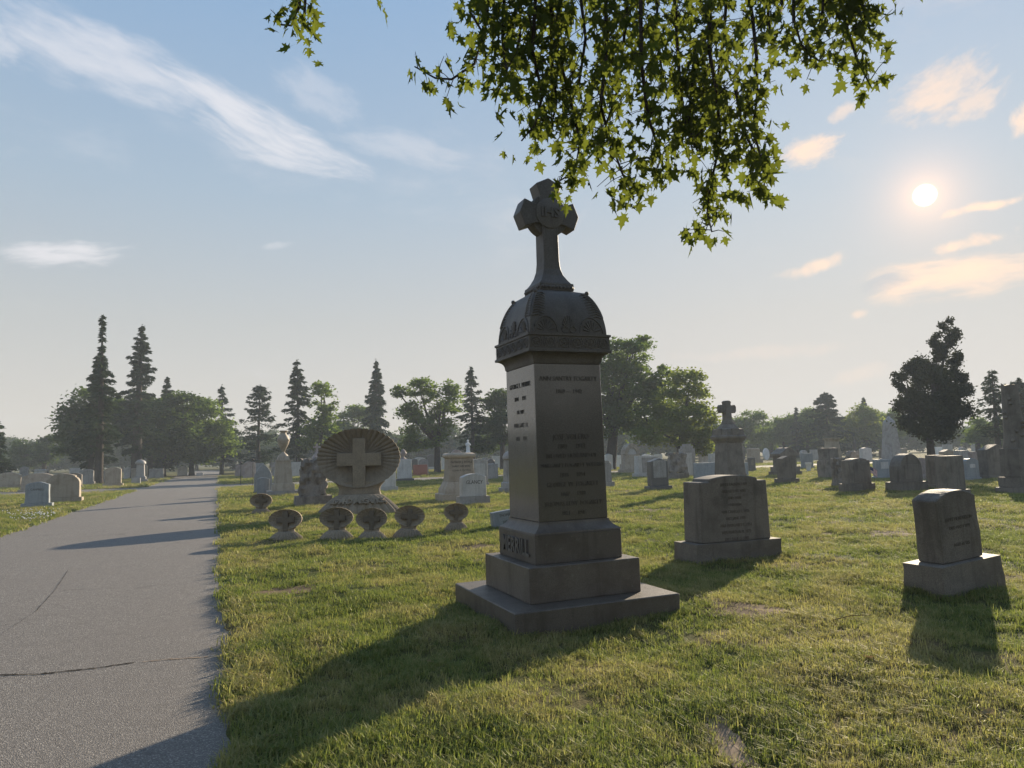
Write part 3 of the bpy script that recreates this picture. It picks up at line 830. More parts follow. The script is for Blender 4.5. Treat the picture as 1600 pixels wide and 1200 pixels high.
def stone(label, xl, xr, yb, yt, style='serp', mat='grey', tr=0.36, dw=0.84, bh=0.16, rot=GRID, rough_base=False, rough_die=0.0, panel=None, cat='gravestone', name='headstone', taper=0.97,
          lean=0.0, text=None, group=None, tsize=0.10, base_mat=None, cap=None):
    c, w, th = place(xl, xr, yb, tr, rot)
    FEET.append((c.copy(), w, th, rot))
    c.z = h1(c.x, c.y)
    H = max(0.25, ztop(c, (xl + xr) / 2, yt) - c.z)
    t = empty(name, c, rot)
    if lean: t.rotation_euler = (0, lean, rot)
    tag(t, label, cat, group)
    SN[0] += 1
    near_ = c.y < 16
    m = STONES[mat]; mb_ = STONES[base_mat or mat]
    bz = 0.0
    if bh > 0:
        bz = H * bh
        b = MB().box(0, 0, -0.12, bz, w / 2, th / 2, w / 2 * .985, th / 2 * .97)
        if rough_base: b.rough(0.016 * (w + th) * 0.7, 5.0 / max(w, .6), 5 if near_ else 3, SN[0], keep=lambda v: v.z > bz - 0.004)
        else: b.bevel(0.012)
        b.build('base', mb_, t, 30 if rough_base else None)
    else: dw = 1.0
    dwid, dth = w * dw, th * (dw if bh > 0 else 1.0) * 0.92
    dh = H - bz
    if style == 'rock':
        d = MB().box(0, 0, bz + 0.001 if bh > 0 else -0.12, H, dwid / 2, dth / 2, dwid / 2 * .9, dth / 2 * .85)
        d.rough(0.085 * (dwid + dth), 4.6 / dwid, 9, SN[0])
        tab = d.build('tablet', m, t, 35)
    else:
        pts = [(x * (1 - (1 - taper) * z / dh), z + bz + (0.001 if bh > 0 else -0.03)) for x, z in outline(style, dwid, dh)]
        d = MB().prism(pts, -dth / 2, dth / 2)
        if taper < 1:
            for v in d.bm.verts: v.co.y *= 1 - (1 - taper) * 1.5 * max(0, (v.co.z - bz) / dh)
        d.bevel(0.012 if c.y < 45 else 0.02)
        if rough_die: d.rough(rough_die, 4.0, 2 if not near_ else 4, SN[0], keep=lambda v: abs(v.x) < dwid * .40 and v.z < H - 0.1 * dh)
        tab = d.build('tablet', m, t, 30 if rough_die else None)
    if cap:
        MB().squares([(0.5 * dwid * cap, H * 0.985), (0.5 * dwid * cap, H * 1.02), (0.5 * dwid * .8, H * 1.06)], dth / dwid).bevel(0.01).build('cap', m, t)
    if panel:
        pw, z0, z1, pm = panel
        zc0, zc1 = bz + dh * z0, bz + dh * z1
        yf = -dth / 2
        p = MB()
        tp = (1 - taper) * 1.5
        ya, yb_ = yf * (1 - tp * z0) - 0.010, yf * (1 - tp * z1) - 0.010
        v = [(-dwid * pw / 2, ya, zc0), (dwid * pw / 2, ya, zc0), (dwid * pw / 2, yb_, zc1), (-dwid * pw / 2, yb_, zc1)]
        p.rings([[Vector(q) + Vector((0, 0.03, 0)) for q in v], [Vector(q) for q in v]])
        p.bevel(0.004).build('panel', STONES[pm] if pm in STONES else pm, tab)
    if text:
        lines, zf, lm = text
        tp = (1 - taper) * 1.5
        ang = math.atan2(dth / 2 * tp, dh)
        zz = bz + dh * zf
        yy = -dth / 2 * (1 - tp * zf) - (0.012 if panel else 0.0015)
        text_part('inscription', lines, lm, tab, tsize, (0, yy, zz), 0, 0.002 if not panel else 0.003, 1.45, tilt=-ang, sx=0.85)
    return t, c, w, th, H, bz, dwid, dth
S = stone
# --- near right
S('large brown headstone with long list of names, right of the tall monument', 1059, 1220, 886, 742, 'should', 'brown', 0.36, 0.81, 0.22, rough_base=True, taper=0.97,
  text=([('JAMES FALLON 1909', .062), ('BRIDGET HIS WIFE', .060), ('AND THEIR', .056), ('CHILDREN', .056), ('1880 CHARLES L. 1921', .060), ('1882 JANE 1929', .060), ('1883 MARGARET E. 1951', .062), ('1895 MARTHA M. 1972', .062), ('1897 PAUL G. 1985', .062)], 0.86, M_LETB), tsize=0.066)
S('tilted weathered headstone with rough sides and mossy curved top, nearest on the right', 1428, 1560, 938, 764, 'serp', 'brown', 0.50, 0.68, 0.29, rough_base=True, rough_die=0.012, taper=0.985, lean=R_(-4.2),
  text=([('JAMES HENDERSON', .055), ('DIED MAY 4 1899', .05), ('', .05), ('AGED 61 YRS', .05)], 0.60, M_LETB), tsize=0.062)
# --- row behind, right
S('grey headstone with pale slanting top and dark flat face, small flag at its right', 1314, 1366, 771, 716, 'should', 'brown', 0.42, 0.84, 0.24, rough_base=True, panel=(0.62, 0.06, 0.86, 'brown'), taper=0.95)
S('brown rough headstone half hidden behind the flat faced stone', 1300, 1330, 762, 716, 'rock', 'rock', 0.5, 1, 0)
S('thick round topped headstone with carved name panel on a rock faced base', 1388, 1448, 771, 709, 'round', 'brown', 0.45, 0.78, 0.26, rough_base=True, taper=0.98, panel=(0.62, 0.10, 0.62, 'brown'))
S('blue grey headstone with pale square panel beside the small flag', 1364, 1396, 749, 718, 'flat', 'blue', 0.32, 0.88, 0.14, panel=(0.5, 0.45, 0.85, 'light'))
S('rosy rough headstone squeezed behind the round topped one', 1434, 1452, 752, 716, 'rock', 'pink', 0.5, 1, 0)
S('dark upright headstone with flat front, left of a pair behind the tilted stone', 1449, 1482, 766, 711, 'flat', 'brown', 0.6, 0.9, 0.12, taper=0.98)
S('dark square headstone on a wide base just behind the tilted stone', 1462, 1514, 780, 712, 'flat', 'brown', 0.5, 0.78, 0.2, rough_base=True, taper=0.97)
S('small blue headstone with curved top between the dark pair and the wide double stone', 1502, 1532, 752, 716, 'serp', 'blue', 0.36, 0.86, 0.14, panel=(0.4, 0.5, 0.7, 'light'))
S('wide pale double headstone with low gabled top beside the tree trunk column', 1531, 1580, 750, 694, 'peak', 'brown', 0.34, 0.90, 0.11, taper=0.97, panel=(0.46, 0.04, 0.84, 'brown'))
S('stone block headstone with rough pyramid top on a low dark base', 1211, 1249, 757, 712, 'peak', 'brown', 0.50, 0.76, 0.18, taper=0.96)
S('dark granite headstone with pale panel, standing on two steps', 1007, 1051, 768, 716, 'peak', 'dark', 0.40, 0.76, 0.13, panel=(0.74, 0.30, 0.93, 'grey'), taper=0.985)
S('rough carved rock headstone with a small tilted scroll on its front', 1041, 1077, 750, 707, 'rock', 'rock', 0.36, 0.95, 0.22)
S('tall stepped stele with a carved flower near its top', 1062, 1088, 746, 693, 'step', 'grey', 0.32, 1, 0, panel=(0.5, 0.04, 0.72, 'light'))
S('wide pale headstone behind the dark granite one', 988, 1038, 747, 712, 'flat', 'light', 0.34, 0.86, 0.2, panel=(0.7, 0.05, 0.9, 'grey'))
S('rough grey tablet just right of the tall monument shaft', 925, 961, 763, 719, 'rshould', 'grey', 0.4, 0.78, 0.2, rough_base=True, rough_die=0.02)
S('low dark block headstone left of the cross topped tower', 1084, 1130, 750, 722, 'flat', 'blue', 0.3, 1, 0, rough_die=0.02)
S('pale headstone with squared top in front of the leafy trees', 1091, 1114, 733, 703, 'flat', 'light', 0.4, 0.9, 0.1)
S('small pale headstone with slanted top just left of the tower', 1107, 1124, 736, 708, 'flat', 'light', 0.5, 1, 0)
S('slim pale blue slab right of the cross topped tower', 1157, 1170, 746, 722, 'flat', 'blue', 0.4, 1, 0)
S('narrow dark slab with paler front right of the tower', 1168, 1182, 737, 715, 'flat', 'dark', 0.5, 0.9, 0.15, panel=(0.6, 0.3, 0.9, 'brown'))
S('stout capped tomb block on two pale steps, far right of the tower', 1164, 1192, 725, 702, 'flat', 'tan', 0.5, 0.75, 0.3, cap=1.06)
S('oval white marble marker standing alone by the far lane', 1192, 1203, 719, 700, 'oval', 'white', 0.3, 1, 0)
S('grey block headstone behind the white planter', 1250, 1273, 733, 708, 'flat', 'blue', 0.36, 0.84, 0.14)
S('small grey headstone left of the rugged two block stone', 1266, 1281, 719, 702, 'flat', 'grey', 0.36, 1, 0)
S('far grey headstone with rounded corners behind the grey block', 1250, 1262, 717, 703, 'rshould', 'grey', 0.36, 1, 0)
S('pale marble tablet with curved shoulders rising behind the flat faced stone', 1344, 1363, 722, 699, 'should', 'light', 0.34, 1, 0)
S('dark rough low rock stone left of the pale marble tablet', 1322, 1348, 722, 705, 'rock', 'rock', 0.5, 1, 0)
S('small brown pillar stone with pale top right of the pale marble tablet', 1374, 1384, 721, 702, 'flat', 'brown', 0.8, 1, 0)
S('far pale headstone left of the cedar trunk', 1405, 1418, 716, 701, 'flat', 'tan', 0.4, 1, 0, cap=1.1)
S('far white flat headstone just right of the cedar trunk', 1461, 1473, 712, 698, 'flat', 'white', 0.36, 1, 0)
S('far pale square headstone second right of the cedar trunk', 1474, 1489, 713, 694, 'flat', 'light', 0.36, 1, 0)
S('tan headstone with pale slanting top behind the dark pair', 1468, 1493, 728, 702, 'peak', 'tan', 0.45, 0.9, 0.1)
S('pale grey tablet with a cross shaped top under the far trees', 1498, 1512, 722, 698, 'step', 'light', 0.36, 1, 0)
S('grey headstone behind the small blue one, left half', 1493, 1515, 732, 703, 'flat', 'grey', 0.4, 1, 0)
S('small rosy headstone behind the small blue one, right half', 1515, 1528, 734, 705, 'flat', 'pink', 0.5, 1, 0)
S('far pale headstone left of the wide double stone', 1519, 1531, 712, 693, 'flat', 'light', 0.4, 1, 0)
S('white gabled headstone seen just right of the tall monument', 944, 959, 735, 709, 'peak', 'white', 0.5, 0.9, 0.1)
S('low white block headstone left of the arched stone monument', 955, 976, 731, 711, 'flat', 'white', 0.4, 1, 0)
S('small white headstone with flat top behind the dark granite one', 1022, 1036, 731, 709, 'flat', 'white', 0.4, 1, 0)
S('small white headstone peeping over the wide pale one', 1003, 1018, 731, 709, 'serp', 'white', 0.4, 1, 0)
# --- centre left
S('pale blue headstone with gently curved top reading GLANCY', 713, 766, 791, 740, 'serp', 'light', 0.42, 0.80, 0.27, base_mat='grey', rough_base=True, taper=0.985, text=([('GLANCY', .17)], 0.62, M_LET), tsize=0.17)
S('slanted grey marker leaning beside the tall monument plinth', 768, 822, 829, 794, 'flat', 'blue', 0.22, 1, 0, lean=R_(-7), taper=0.99, text=([('THOMAS ED.', .085), ('HIS WIFE', .085), ('1871', .08)], 0.68, M_LET), tsize=0.10)
S('grey headstone with curved shoulders behind the GLANCY stone', 733, 765, 760, 717, 'should', 'grey', 0.36, 0.86, 0.12, panel=(0.6, 0.1, 0.8, 'light'))
S('rough topped block headstone left of the tall monument', 758, 779, 750, 724, 'flat', 'grey', 0.45, 1, 0, rough_die=0.05)
S('dark round topped headstone, left of two behind the block stone', 750, 768, 741, 715, 'round', 'grey', 0.36, 0.9, 0.1)
S('dark round topped headstone, right of two behind the block stone', 759, 775, 743, 717, 'round', 'dark', 0.36, 0.9, 0.1)
S('square pale headstone far behind, under the trees left of the tall monument', 769, 784, 731, 712, 'flat', 'light', 0.36, 1, 0)
S('red granite headstone beside the far lane', 643, 670, 744, 726, 'flat', 'red', 0.4, 0.86, 0.12)
S('grey headstone with round shoulders just behind the red granite one', 653, 671, 741, 717, 'rshould', 'grey', 0.36, 0.86, 0.12)
S('pale headstone with slanting top behind the red granite one', 646, 665, 735, 714, 'serp', 'light', 0.36, 1, 0)
S('small dark gabled headstone left of the red granite one', 641, 653, 736, 716, 'peak', 'dark', 0.4, 1, 0)
S('large dark headstone with curved top at the foot of a leafy tree', 666, 685, 733, 710, 'serp', 'dark', 0.34, 0.86, 0.14, base_mat='light')
S('white slab headstone left of the big tan monument', 689, 701, 734, 714, 'flat', 'white', 0.36, 0.9, 0.15)
S('pale blue tall headstone with straight sides right of the big shell', 617, 647, 754, 718, 'flat', 'light', 0.45, 0.78, 0.13, base_mat='dark', rough_base=True)
S('pale blue headstone partly hidden by the right edge of the big shell', 588, 622, 769, 728, 'serp', 'light', 0.40, 0.80, 0.18, rough_base=True)
S('rough quarried boulder headstone left of the big shell', 460, 518, 793, 717, 'rock', 'rock', 0.62, 0.74, 0.20, rough_base=True)
S('grey pointed arch headstone left of the urn monument', 396, 426, 772, 725, 'gothic', 'blue', 0.26, 0.9, 0.05)
S('small plain headstone standing in front of the pointed arch one', 401, 422, 775, 746, 'serp', 'blue', 0.3, 0.92, 0.05)
S('pale headstone right behind the urn monument', 452, 472, 746, 722, 'flat', 'light', 0.36, 0.9, 0.12)
S('small dark headstone left behind the urn monument', 424, 440, 745, 722, 'flat', 'grey', 0.36, 1, 0)
S('grey headstone with twin curves, left of a pair by the lane crossing', 367, 385, 745, 725, 'serp', 'pink', 0.34, 0.9, 0.14)
S('grey headstone with pointed curve, right of a pair by the lane crossing', 380, 400, 748, 721, 'serp', 'pink', 0.34, 0.86, 0.2)
S('small grey headstone behind the pointed arch one', 397, 412, 744, 723, 'flat', 'blue', 0.34, 1, 0)
# --- left of the road
S('pale grey headstone with rough edges, nearest on the left of the road', 36, 80, 796, 753, 'serp', 'blue', 0.34, 0.76, 0.18, rough_base=True, rough_die=0.012, text=([('CAMPBELL', .11)], 0.64, M_LET), tsize=0.11)
S('large brown round shouldered headstone beside the left road edge', 70, 126, 788, 740, 'rshould', 'tan', 0.34, 0.86, 0.17, rough_base=True, rough_die=0.014)
S('wide tan headstone with low curved top behind the nearest left stone', 33, 88, 768, 739, 'serp', 'tan', 0.32, 0.86, 0.14)
S('wide double headstone with a dark slot at the far left edge', -6, 33, 763, 738, 'serp', 'tan', 0.32, 0.90, 0.16)
S('brown headstone with sunlit edge behind the large round shouldered one', 103, 128, 762, 739, 'serp', 'brown', 0.36, 0.9, 0.08)
S('grey headstone with curved top left of the spruce trunk', 123, 147, 758, 733, 'serp', 'grey', 0.34, 0.84, 0.18)
S('pale square headstone behind, left of the spruce trunk', 109, 125, 752, 731, 'flat', 'light', 0.34, 1, 0)
S('plain grey slab half hidden by the spruce trunk', 143, 163, 756, 735, 'flat', 'grey', 0.34, 1, 0)
S('tan headstone with curved top right of the spruce trunk', 162, 191, 761, 730, 'serp', 'tan', 0.34, 0.80, 0.14)
S('small block marker in front of the round capped pillar', 206, 219, 757, 746, 'flat', 'grey', 0.5, 1, 0)
S('grey headstone behind the small block marker', 205, 217, 750, 731, 'flat', 'tan', 0.4, 1, 0)
S('pale headstone under the second spruce, left of the pillar', 193, 208, 749, 730, 'serp', 'light', 0.36, 0.9, 0.2)
S('narrow round topped tablet right behind the capped pillar', 221, 231, 750, 726, 'round', 'tan', 0.4, 0.8, 0.12)
S('grey flat headstone, left of a pair before the road bend', 233, 244, 748, 732, 'flat', 'grey', 0.4, 1, 0)
S('grey flat headstone, right of a pair before the road bend', 242, 256, 749, 732, 'flat', 'grey', 0.4, 0.9, 0.1)
S('pale headstone with hipped top at the far end of the road', 277, 293, 744, 728, 'peak', 'light', 0.5, 0.9, 0.12)
S('tiny pale marker at the crest of the road', 307, 317, 744, 738, 'flat', 'light', 0.4, 1, 0)
S('grey headstone with pointed top far behind on the left', 30, 44, 755, 729, 'peak', 'grey', 0.4, 0.9, 0.1)
S('square capped headstone rising behind the wide tan one', 52, 73, 757, 735, 'flat', 'light', 0.5, 0.8, 0.1, cap=1.1)

# ------------------------------------------------------------------ special monuments
def px_h(c, px, py): return ztop(c, px, py) - c.z
def cross_prism(mb, zc, arm, up, hw, t, flare=1.25):
    a = hw
    pts = [(-a, -a), (a, -a), (arm * .6, -a), (arm * .85, -a * flare), (arm, -a * .6), (arm, a * .6), (arm * .85, a * flare), (arm * .6, a), (a, a), (a, up * .6), (a * flare, up * .85), (a * .6, up), (-a * .6, up), (-a * flare, up * .85), (-a, up * .6), (-a, a), (-arm * .6, a), (-arm * .85, a * flare), (-arm, a * .6), (-arm, -a * .6), (-arm * .85, -a * flare), (-arm * .6, -a)]
    mb.prism([(x, zc + z) for x, z in pts], -t, t)
def cross_tower():
    c, w, th = place(1106, 1178, 764, 1.0, GRID)
    t = empty('cross_monument', c, GRID)
    tag(t, 'brown granite tower with stepped cap and flared cross behind the large headstone', 'monument')
    m = STONES['brown']
    Z = lambda py: px_h(c, 1140, py)
    u = c.y / F
    MB().box(0, 0, -0.12, Z(748), w / 2, w / 2).bevel(0.015).build('base', m, t)
    k = 1 / (math.cos(GRID + 0.29) + math.sin(GRID + 0.29))       # apparent width -> side
    hs = lambda px: px * u * k / 2
    MB().squares([(hs(48), Z(748) + .001), (hs(40), Z(692))]).bevel(0.012).build('die', m, t)
    MB().squares([(hs(41), Z(692) + .001), (hs(45), Z(689)), (hs(54), Z(685)), (hs(55), Z(682)), (hs(49), Z(680)), (hs(46), Z(671))]).build('cornice', m, t)
    MB().squares([(hs(46), Z(671) + .001), (hs(34), Z(669.5)), (hs(22), Z(663))]).build('cap', m, t)
    for i in range(4):
        r = Matrix.Rotation(i * math.pi / 2, 4, 'Z')
        b = MB().box(0, -hs(47), Z(680), Z(670), hs(18), hs(5))
        bmesh.ops.transform(b.bm, matrix=r, verts=b.bm.verts)
        b.build('gable_block', m, t)
    cr = MB()
    zc = Z(639); 
    cr.squares([(hs(20), Z(663) + .001), (hs(19), Z(661)), (hs(15), Z(656)), (hs(14), zc)])
    cross_prism(cr, zc, hs(44), Z(626) - zc, hs(16), hs(10), 1.15)
    cr.bevel(0.008).build('cross', m, t)
    c2, w2, _ = place(1134, 1164, 747, 1.0, GRID)
    t2 = empty('cross_monument', c2, GRID)
    tag(t2, 'slim pillar with a small cross just showing behind the brown tower', 'monument')
    u2 = c2.y / F
    Z2 = lambda py: px_h(c2, 1149, py)
    MB().squares([(12 * u2, -0.1), (12 * u2, Z2(740)), (7 * u2, Z2(739)), (5 * u2, Z2(675)), (4 * u2, Z2(672))]).build('pillar', m, t2)
    q = MB().squares([(2.0 * u2, Z2(672) + .001), (1.6 * u2, Z2(655))])
    q.box(0, 0, Z2(662), Z2(659), 5.2 * u2, 1.5 * u2)
    q.build('cross', m, t2)
cross_tower()
def urn_monument():
    c, w, th = place(416, 468, 776, 0.9, GRID)
    c.z = h1(c.x, c.y)
    t = empty('urn_monument', c, GRID)
    tag(t, 'tan tapered pedestal carrying a tall draped stone urn, right of the road', 'monument')
    m = STONES['tan']
    u = c.y / F
    Z = lambda py: px_h(c, 442, py)
    k = 0.5 / (math.cos(0.08) + math.sin(0.08) * 0.9) * u
    b = MB().box(0, 0, -0.12, Z(766.5), w / 2, w * .45).rough(0.02, 2.5, 3, 4, keep=lambda v: v.z > Z(767)); b.build('base', STONES['grey'], t, 30)
    MB().squares([(36 * k, Z(766.5) + .001), (34 * k, Z(755))], .9).bevel(0.01).build('plinth', m, t)
    MB().squares([(29 * k, Z(755) + .001), (23 * k, Z(721)), (24 * k, Z(720.5)), (24 * k, Z(719))], .9).build('die', m, t)
    MB().squares([(20 * k, Z(719) + .001), (17 * k, Z(714)), (15 * k, Z(712.5))], .95).build('cap', m, t)
    r = 0.5 * u
    prof = [(15 * r, Z(712.5) + .001), (14 * r, Z(711)), (6 * r, Z(707.5)), (4.5 * r, Z(706)), (6 * r, Z(704)), (11 * r, Z(699)), (16 * r, Z(694)), (18.5 * r, Z(689)), (18 * r, Z(685)), (13.5 * r, Z(681)), (9 * r, Z(678)), (8.5 * r, Z(676)), (12.5 * r, Z(674.5)), (13 * r, Z(673.3)), (10 * r, Z(672.6))]
    urn = MB().lathe(prof, 20).build('urn', m, t, 45)
    g = MB()
    for a in np.linspace(0, 2 * math.pi, 9)[:-1]:
        p = [Vector((18.5 * r * math.cos(a + q * .78), 18.5 * r * math.sin(a + q * .78), Z(686.5) - 2.4 * u * math.sin(q * math.pi))) for q in np.linspace(0, 1, 6)]
        g.tube(p, 1.0 * r, 5)
    g.build('garland', m, urn, 60)
urn_monument()
def shell(label, xl, xr, yt, yb, base_frac, name, rot, n=34, text=None, group=None):
    """scallop shell headstone: dish with radial flutes, cross inside it, narrow neck, fluted domed foot"""
    near = G((xl + xr) / 2, yb)
    W = (xr - xl) / F * (near.y + 0.2)
    c = PX((xl + xr) / 2, yb, near.y + W * 0.28)
    c = Vector((c.x, c.y, 0)); c.z = h1(c.x, c.y)
    t = empty(name, c, rot)
    tag(t, label, 'gravestone', group)
    W = (xr - xl) / F * c.y
    H = ztop(c, (xl + xr) / 2, yt) - c.z
    bz = H * base_frac
    m = M_SHELL
    # foot
    N = 156
    fl = 26
    rings = []
    for k in range(9):
        a = k / 8 * math.pi / 2
        tt = k / 8
        rr = W / 2 * (0.50 + 0.50 * (1 - tt) ** 0.72)
        z = bz * (0.16 + 0.84 * tt ** 1.1) if k else 0.0
        rings.append([(rr * (1 + 0.085 * abs(math.cos(fl / 2 * q * 2 * math.pi / N)) - 0.07) * math.cos(2 * math.pi * q / N), 0.56 * rr * (1 + 0.10 * abs(math.cos(fl / 2 * q * 2 * math.pi / N)) - 0.07) * math.sin(2 * math.pi * q / N), z) for q in range(N)])
    rings.insert(0, [(p[0] * 1.0, p[1], -0.12) for p in rings[0]])
    foot = MB().rings(rings).build('foot', m, t, 55)
    # dish: polar grid, front and back sheets joined at the rim
    DW = W * 0.5 * 0.985
    top = H
    cz = bz + (top - bz) * 0.555
    RX, RZ = DW, (top - bz) * 0.445
    nr, nt = 9, n * 6
    def pt(rho, a, back):
        rib = abs(math.cos(n / 2 * a))
        up = max(0.0, math.sin(a) * 0.5 + 0.55)
        edge = 1 + 0.016 * rib * rho
        x = RX * rho * math.cos(a) * edge
        z = cz + RZ * rho * math.sin(a) * edge
        dish = 0.27 * RX * (1 - rho ** 2.2)
        flute = 0.075 * RX * (rib - 0.5) * max(0, rho - 0.25) * min(1, up * 1.3)
        y = dish - 0.10 * RX - flute
        if back: y = dish * 0.85 + 0.10 * RX * (1 - rho) + 0.02 * RX + 0.0
        return (x, y, z)
    b = MB()
    fr = [[b.bm.verts.new(pt(r / nr, 2 * math.pi * q / nt, False)) for q in range(nt)] for r in range(1, nr + 1)]
    bk = [[b.bm.verts.new(pt(r / nr, 2 * math.pi * q / nt, True)) for q in range(nt)] for r in range(1, nr + 1)]
    fc = b.bm.verts.new(pt(0, 0, False)); bc = b.bm.verts.new(pt(0, 0, True))
    for q in range(nt):
        q2 = (q + 1) % nt
        b.bm.faces.new((fc, fr[0][q], fr[0][q2])); b.bm.faces.new((bc, bk[0][q2], bk[0][q]))
        for r in range(nr - 1):
            b.bm.faces.new((fr[r][q], fr[r + 1][q], fr[r + 1][q2], fr[r][q2])); b.bm.faces.new((bk[r][q2], bk[r + 1][q2], bk[r + 1][q], bk[r][q]))
        b.bm.faces.new((fr[-1][q], bk[-1][q], bk[-1][q2], fr[-1][q2]))
    b.build('shell', m, t, 60)
    # neck
    nz = cz - RZ * 0.80
    rg = []
    for k in range(8):
        f = k / 7
        z = bz * 0.985 + (nz - bz) * f
        hx = RX * (0.535 - 0.05 * math.sin(f * 3.1) + 0.10 * f ** 2.2)
        hy = RX * 0.15
        ring = []
        for q in range(20):
            a = 2 * math.pi * q / 20
            sx = math.copysign(abs(math.cos(a)) ** 0.6, math.cos(a)); sy = math.copysign(abs(math.sin(a)) ** 0.6, math.sin(a))
            ring.append((hx * sx, hy * sy + RX * 0.09, z))
        rg.append(ring)
    MB().rings(rg).build('neck', m, t, 50)
    # cross
    s = RX
    xs = [(-.155, -.74), (.155, -.74), (.155, -.20), (.54, -.20), (.54, .12), (.155, .12), (.155, .48), (-.155, .48), (-.155, .12), (-.54, .12), (-.54, -.20), (-.155, -.20)]
    MB().prism([(x * s, cz + z * s) for x, z in xs], -0.09 * s, 0.28 * s).bevel(0.012 * s).build('cross', m if text else M_SHELLD, t)
    if text:
        k0 = len(text)
        for k, ch in enumerate(text):
            if ch == ' ': continue
            a = -math.pi / 2 + (k - (k0 - 1) / 2) * 0.125
            me = text_mesh(ch, 0.23 * s, 0.03 * s, 0.004 * s)
            f = 0.62
            f = 0.60
            rr = W / 2 * (0.50 + 0.50 * (1 - f) ** 0.72) * 1.0
            p = Vector((rr * math.cos(a), 0.56 * rr * math.sin(a), bz * (0.16 + 0.84 * f ** 1.1) + 0.02 * s))
            me.transform(Matrix.Translation(p) @ Matrix.Rotation(math.atan2(0.62 * math.cos(a), 1), 4, 'Z') @ Matrix.Rotation(R_(42), 4, 'X'))
            me.name = 'letter'; me.materials.clear(); me.materials.append(m)
            link('letter', me, None, foot)
    if not text: t.rotation_euler = (R_(3.5 * math.sin(xl)), R_(3.0 * math.cos(xl * 1.7)), rot)
    return t
shell('huge fluted stone scallop shell holding a cross, on a ribbed foot', 498, 625, 670, 807, 0.235, 'shell_monument', R_(6), 40, 'EDWARD McGAVICK')
GS = 'small shell markers around the big shell'
shell('small shell marker standing farthest back, nearest the road', 391, 425, 771, 805, 0.27, 'shell_marker', R_(2), 18, group=GS)
shell('small shell marker at the left end of the front row', 420, 473, 796, 848, 0.25, 'shell_marker', R_(-4), 20, group=GS)
shell('small shell marker second from left in the front row', 500, 552, 793, 848, 0.27, 'shell_marker', R_(2), 20, group=GS)
shell('small shell marker third from left in the front row, before the big shell', 557, 605, 794, 846, 0.27, 'shell_marker', R_(4), 20, group=GS)
shell('small tilted shell marker at the right end of the front row', 614, 661, 790, 842, 0.27, 'shell_marker', R_(10), 20, group=GS).rotation_euler[1] = R_(5)
shell('small lone shell marker closest to the tall monument', 694, 732, 786, 833, 0.27, 'shell_marker', R_(12), 18, group=GS)
def tan_monument():
    c, w, th = place(680, 756, 784, 0.62, GRID)
    t = empty('pedestal_monument', c, GRID)
    tag(t, 'large tan monument with rounded cap and flaring foot behind the GLANCY stone', 'monument')
    m = STONES['tan']
    Z = lambda py: px_h(c, 718, py)
    f = lambda k: w / 2 * k
    MB().box(0, 0, -0.12, Z(770), f(1), f(.62)).bevel(0.015).build('base', m, t)
    MB().squares([(f(.86), Z(770) + .001), (f(.84), Z(763)), (f(.74), Z(757)), (f(.68), Z(752))], .66).build('foot', m, t, 40)
    MB().squares([(f(.66), Z(752) + .001), (f(.63), Z(746)), (f(.60), Z(735)), (f(.58), Z(716))], .66).bevel(0.01).build('die', m, t); tdie = t.children[-1]
    MB().squares([(f(.58), Z(716) + .001), (f(.66), Z(714)), (f(.68), Z(711)), (f(.62), Z(708.5)), (f(.52), Z(707.5))], .68).build('cap', m, t, 40)
    text_part('inscription', [('PATRICK J. DOYLE', .10), ('MARY HIS WIFE', .10), ('JOHN F. DOYLE', .10)], M_LET, tdie, 0.10, (0.0, -f(.59) * .66 - .004, Z(722)), 0, 0.003, 1.5)
tan_monument()
def round_cap_pillar(label, xl, xr, yb, yt, mat, dome=True):
    c, w, th = place(xl, xr, yb, 0.95, GRID)
    t = empty('capped_pillar', c, GRID)
    tag(t, label, 'monument')
    m = STONES[mat]
    H = px_h(c, (xl + xr) / 2, yt)
    k = w / 2
    MB().squares([(k, -0.1), (k, H * .13)], .95).bevel(0.01).build('base', m, t)
    MB().squares([(k * .78, H * .13 + .001), (k * .76, H * .24), (k * .62, H * .27)], .95).build('plinth', m, t)
    MB().squares([(k * .58, H * .27 + .001), (k * .52, H * .78)], .95).bevel(0.01).build('shaft', m, t)
    MB().lathe([(k * .55, H * .78 + .001), (k * .74, H * .81), (k * .76, H * .87), (k * .60, H * .94), (k * .34, H * .985), (k * .08, H)], 16).build('cap', m, t, 50)
round_cap_pillar('round capped pillar left of the road before the second spruce', 208, 230, 754, 718, 'grey')
round_cap_pillar('pale domed pillar half hidden by the left side of the tall monument', 779, 815, 771, 705, 'grey')
